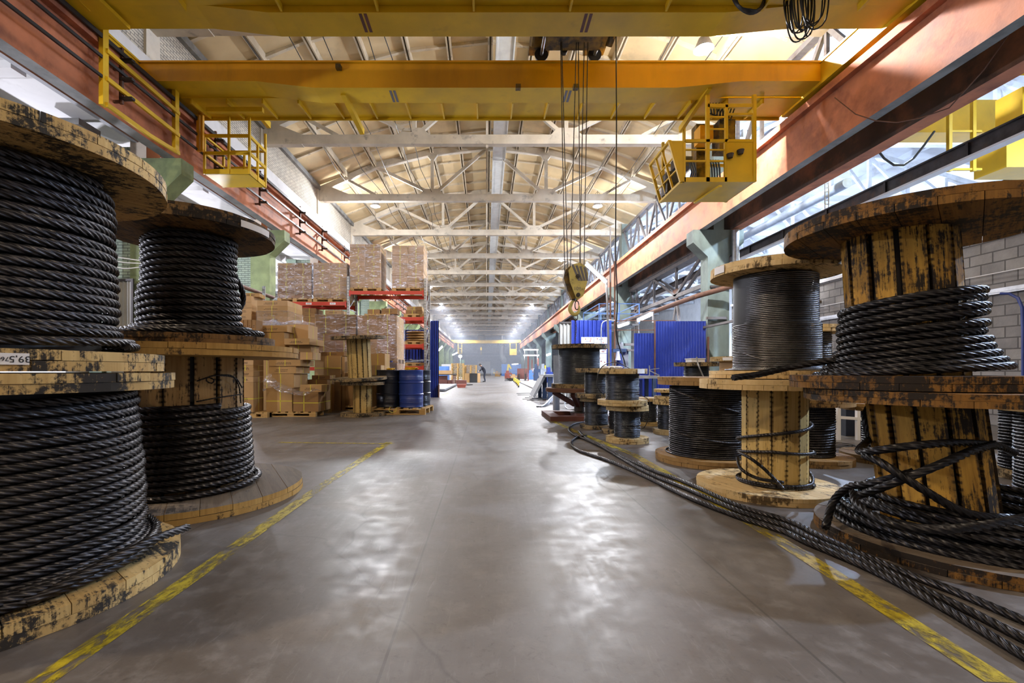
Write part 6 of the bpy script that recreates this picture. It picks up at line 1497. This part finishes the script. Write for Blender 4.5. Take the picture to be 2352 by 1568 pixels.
for i,(p0,p1,y0,y1,D,mt) in enumerate(((1008,1030,841,850,45,'blue_lt'),(1014,1036,836,845,60,'white'),(1060,1066,826,852,75,'green2'))):
    m = MB(); m.box(PX(p0,D),PX(p1,D),D,D+1.2,0,PZ(y0,D)); m.box(PX(p0,D)+.1,PX(p1,D)-.1,D-.05,D,.2,PZ(y0,D)-.2); solo(m,'machine_cabinet',M_[mt],('light blue machine cabinet behind the far table','white machine cabinet farther behind the far table','pale green machine cabinet before the left far columns')[i],'machine')
# right far things
o = thing('steel_hoarding','dark red steel panel on legs at the right of the far aisle','panel',(PX(1199,50),50,0))
m = MB(); m.box(PX(1188,50),PX(1211,50),50,50.06,.12,PZ(846,50)); part(m,'panel',M_['brown'],o)
for px in (1192,1207): m = MB(); m.box(PX(px,50)-.06,PX(px,50)+.06,49.7,50.5,0,.7); part(m,'leg',M_['steel'],o)
m = MB(); rs = random.Random(10); m.tube(smooth_path([(PX(1175,46)+rs.uniform(-.8,.8),46+rs.uniform(-1,1),.04+.25*rs.random()) for i in range(34)],.08),.03,6); solo(m,'cable_heap',M_['rubber'],'tangle of black hose on the floor before the dark red panel','hose',smooth=60)
m = MB(); m.box(PX(1152,95),PX(1197,95),95,95.2,0,PZ(836,95)); solo(m,'blue_partition',M_['blue_lt'],'light blue partition across the far right of the hall','partition')
ra = thing('yellow_hoist_arm','small yellow jib arm in front of the light blue partition','jib',(PX(1166,80),80,0))
m = MB(); m.bar((PX(1164,80),80,0),(PX(1168,80),80,2.2),.3,.3); m.bar((PX(1168,80),80,2.2),(PX(1174,80),80,1.4),.25,.25); part(m,'arm',M_['yel'],ra)
bl = [(1160,1176,851,870,62,'redbox','red machine base far along the right side of the aisle'),(1174,1190,859,872,54,'card_l','timber crate before the red machine base'),
      (1228,1241,836,873,48,'blue_dk','dark blue machine column right of the far aisle'),(1214,1228,850,868,55,'blue_lt','light blue machine bed right of the dark red panel'),
      (1242,1256,835,868,52,'grey','grey machine behind the dark blue column'),(1256,1270,843,866,40,'blue','blue cabinet behind the steel bench'),
      (1137,1149,852,866,85,'card','brown crate at the far end of the aisle'),(1127,1137,846,862,100,'grey','grey machine near the far door'),
      (1196,1216,852,864,75,'blue_lt','light blue machine farther behind the dark red panel'),(1218,1240,846,858,70,'white','white machine under the far bright lamps')]
for p0,p1,y0,y1,D,mt,lab in bl:
    o = thing('machine' if 'crate' not in lab else 'crate',lab,'machine' if 'crate' not in lab else 'crate',(PX((p0+p1)/2,D),D,0)); zt = max(.5,PZ(y0,D)); w = PX(p1,D)-PX(p0,D); x0 = PX(p0,D)
    m = MB(); m.box(x0,x0+w,D,D+1.2,0,zt*.7); part(m,'base',M_[mt],o)
    m = MB(); m.box(x0+w*.15,x0+w*.6,D+.1,D+1.0,zt*.7,zt); part(m,'head',M_[mt],o)
    m = MB(); m.cyl((x0+w*.8,D+.4,zt*.7),(x0+w*.8,D+.4,zt*.9),.08,10); m.box(x0+w*.65,x0+w*.9,D-.02,D,zt*.3,zt*.5); part(m,'control_box',M_['grey' if mt!='grey' else 'yel'],o)
for i,(px,D,h) in enumerate(((1213,47,2.6),(1236,49,2.4),(1222,60,2.5))):
    m = MB(); m.cyl((PX(px,D),D,0),(PX(px,D),D,h),.06,10); solo(m,'signal_post',M_['redbox'],'thin reddish post among the far machines, %s'%('left','right','rearmost')[i],'post','posts among the far machines')
tube_lamp(P(1203,803,48),P(1236,803,48),'upper dazzling tube lamp over the far machines on the right',light=110)
tube_lamp(P(1203,816,48),P(1238,816,48),'lower dazzling tube lamp over the far machines on the right',light=80)
for px in (1205,1234): m = MB(); m.bar((PX(px,48),48.1,0),(PX(px,48),48.1,3.4),.06,.06); solo(m,'lamp_post',M_['latt'],'thin post carrying the far dazzling lamps, %s'%('left' if px==1205 else 'right'),'post','posts of the far lamps')
for i,(a,b,D) in enumerate((((1256,816),(1264,813),38),((1176,836.5),(1190,835.5),70),((1007,805),(1016,796),42),((1040,815),(1050,810),55))):
    tube_lamp(P(a[0],a[1],D),P(b[0],b[1],D+.5),('tube lamp behind the steel bench far along the right columns','tube lamp before the light blue partition','slanted tube lamp on the left columns past the upright blue sheet','second slanted tube lamp farther on the left columns')[i],light=50)
o = thing('flood_lamp','dazzling round lamp low on the left far columns','lamp',tuple(P(1057,818,62)))
m = MB(); c = P(1057,818,62); m.lathe([(0,-.22),(.2,-.12),(.25,0),(.2,.12),(0,.22)],16,c); part(m,'bulb',M_['lamp_c'],o,smooth=60)
m = MB(); m.bar(c+Vector((0,.3,-.2)),Vector((c.x,c.y+.3,0)),.1,.1); part(m,'stand',M_['green2'],o)
# ================================================================== lamps, world, camera
def point(name, loc, e, col, r=.15, parent=None):
    L = bpy.data.lights.new(name,'POINT'); L.energy = e; L.color = col; L.shadow_soft_size = r
    o = bpy.data.objects.new(name,L); COL.objects.link(o)
    o.location = loc
    if parent is not None: o.parent = parent; o.location = Vector(loc)-ORG[parent.name]
    return o
KL = 1.25
def bay_lamp(x,y,z,label,group,e,col,bulb='lamp_w',rad=.26,spill=.14,spot=True):
    o = thing('high_bay_lamp',label,'lamp',(x,y,z),(0,0,0),group)
    m = MB(); m.lathe([(.05,.42),(.09,.34),(.14,.30),(rad*.75,.16),(rad,.0),(rad-.012,0),(rad*.72,.15),(.12,.28),(.0,.30)],24,(x,y,z)); part(m,'shade',M_['galv'],o,smooth=50)
    m = MB(); m.lathe([(0,-.10),(.07,-.08),(.11,0),(.09,.10),(.05,.2),(0,.22)],16,(x,y,z)); part(m,'bulb',M_[bulb],o,smooth=60)
    m = MB(); m.bar((x,y,z+.4),(x,y,z+.85),.02,.02); m.tube([(x+.12*math.cos(a),y,z+.62+.16*math.sin(a)) for a in np.arange(0,5.4,.4)],.01,5); part(m,'cord',M_['rubber'],o)
    if e and spot:
        L = bpy.data.lights.new('lamp_light','SPOT'); L.energy = e*KL; L.color = col; L.shadow_soft_size = .14; L.spot_size = math.radians(165); L.spot_blend = .35
        lo = bpy.data.objects.new('lamp_light',L); COL.objects.link(lo); lo.parent = o; lo.location = (0,0,-.16)
    if spill: point('lamp_spill',(x,y,z-.30),e*KL*spill,col,.16,o)
    return o
WARM = (1.0,.80,.56); NEU = (.95,.96,1.0); FARC = (.86,.90,1.0)
for i in range(10):
    Y = .6+12*i
    bay_lamp(6.02,Y,9.9,'high bay lamp hanging on the right of the hall roof, %s from the camera'%ORD[i],'lamps along the right of the roof',(620,3800,2700,2800,2500)[min(i,4)],(1.0,.84,.62) if i < 1 else (NEU if i < 4 else FARC),spill=(.2,.30,.30,.22,.16)[i] if i < 5 else .10)
    if i != 1: bay_lamp(-6.0,Y,9.9,'high bay lamp hanging on the left of the hall roof, %s from the camera'%ORD[i],'lamps along the left of the roof',(1250,0,2700,2800,2500)[min(i,4)],WARM if i < 1 else (NEU if i < 4 else FARC),spill=(.2,.30,.30,.22,.16)[i] if i < 5 else .10)
for i in range(2):
    for x in (-6.0,6.02):
        bay_lamp(x,-11.4-10*i,9.9,'high bay lamp behind the camera, %s row back, %s side'%(ORD[i],'left' if x<0 else 'right'),'lamps behind the camera',800,WARM,spill=0)
for i in range(6):
    bay_lamp(14.0,4+11*i,9.0,'lamp in the neighbouring bay, %s from the camera'%ORD[i],'lamps of the neighbouring bay',4600,(.58,.73,1.0),'lamp_c',spill=.42 if i < 4 else .25)
    if i < 3: bay_lamp(23.0,9+16*i,9.0,'lamp deep in the neighbouring bay, %s from the camera'%ORD[i],'deep lamps of the neighbouring bay',4600,(.58,.73,1.0),'lamp_c',spill=.42 if i < 4 else .25)
for i in range(6):
    bay_lamp(-13.4,4.5+9*i,4.6,'lamp in the side annex on the left, %s from the camera'%ORD[i],'annex lamps',1350,(.86,.87,1.0),'lamp_c',spill=1.0,spot=False)
w = bpy.data.worlds.new('World'); SC.world = w; w.use_nodes = True
bg = w.node_tree.nodes['Background']; bg.inputs[0].default_value = (.30,.36,.48,1); bg.inputs[1].default_value = .02
cam = bpy.data.cameras.new('Camera'); co = bpy.data.objects.new('Camera',cam); COL.objects.link(co)
co.location = (0,0,EYE); co.rotation_euler = (PI/2,0,0); cam.sensor_width = 36; cam.sensor_fit = 'HORIZONTAL'; cam.lens = FPX/2352*36
cam.shift_x = (1176-CX)/2352; cam.shift_y = (HY-784)/2352; cam.clip_start = .05; cam.clip_end = 400
SC.camera = co
vs_ = SC.view_settings; vs_.view_transform = 'Standard'; vs_.look = 'None'; vs_.gamma = 1; vs_.exposure = 0.0; vs_.use_curve_mapping = False
cy = SC.cycles; cy.max_bounces = 4; cy.diffuse_bounces = 3; cy.glossy_bounces = 2; cy.transmission_bounces = 1; cy.transparent_max_bounces = 8; cy.adaptive_threshold = .03; cy.volume_bounces = 0
cy.caustics_reflective = False; cy.caustics_refractive = False; cy.sample_clamp_indirect = 6


hm = bpy.data.materials.new('haze'); hm.use_nodes = True; nt = hm.node_tree; nt.nodes.clear()
out = nt.nodes.new('ShaderNodeOutputMaterial'); v = nt.nodes.new('ShaderNodeVolumeScatter'); v.inputs['Density'].default_value = .009; v.inputs[0].default_value = (.80,.86,1.0,1); v.inputs['Anisotropy'].default_value = .15
nt.links.new(v.outputs[0], out.inputs['Volume'])
b = MB(); b.box(-8.3,8.1,56,123.3,.6,9.9); o = solo(b,'smoke_haze',hm,'thin bluish welding haze hanging at the far end of the hall','haze'); o['kind'] = 'stuff'
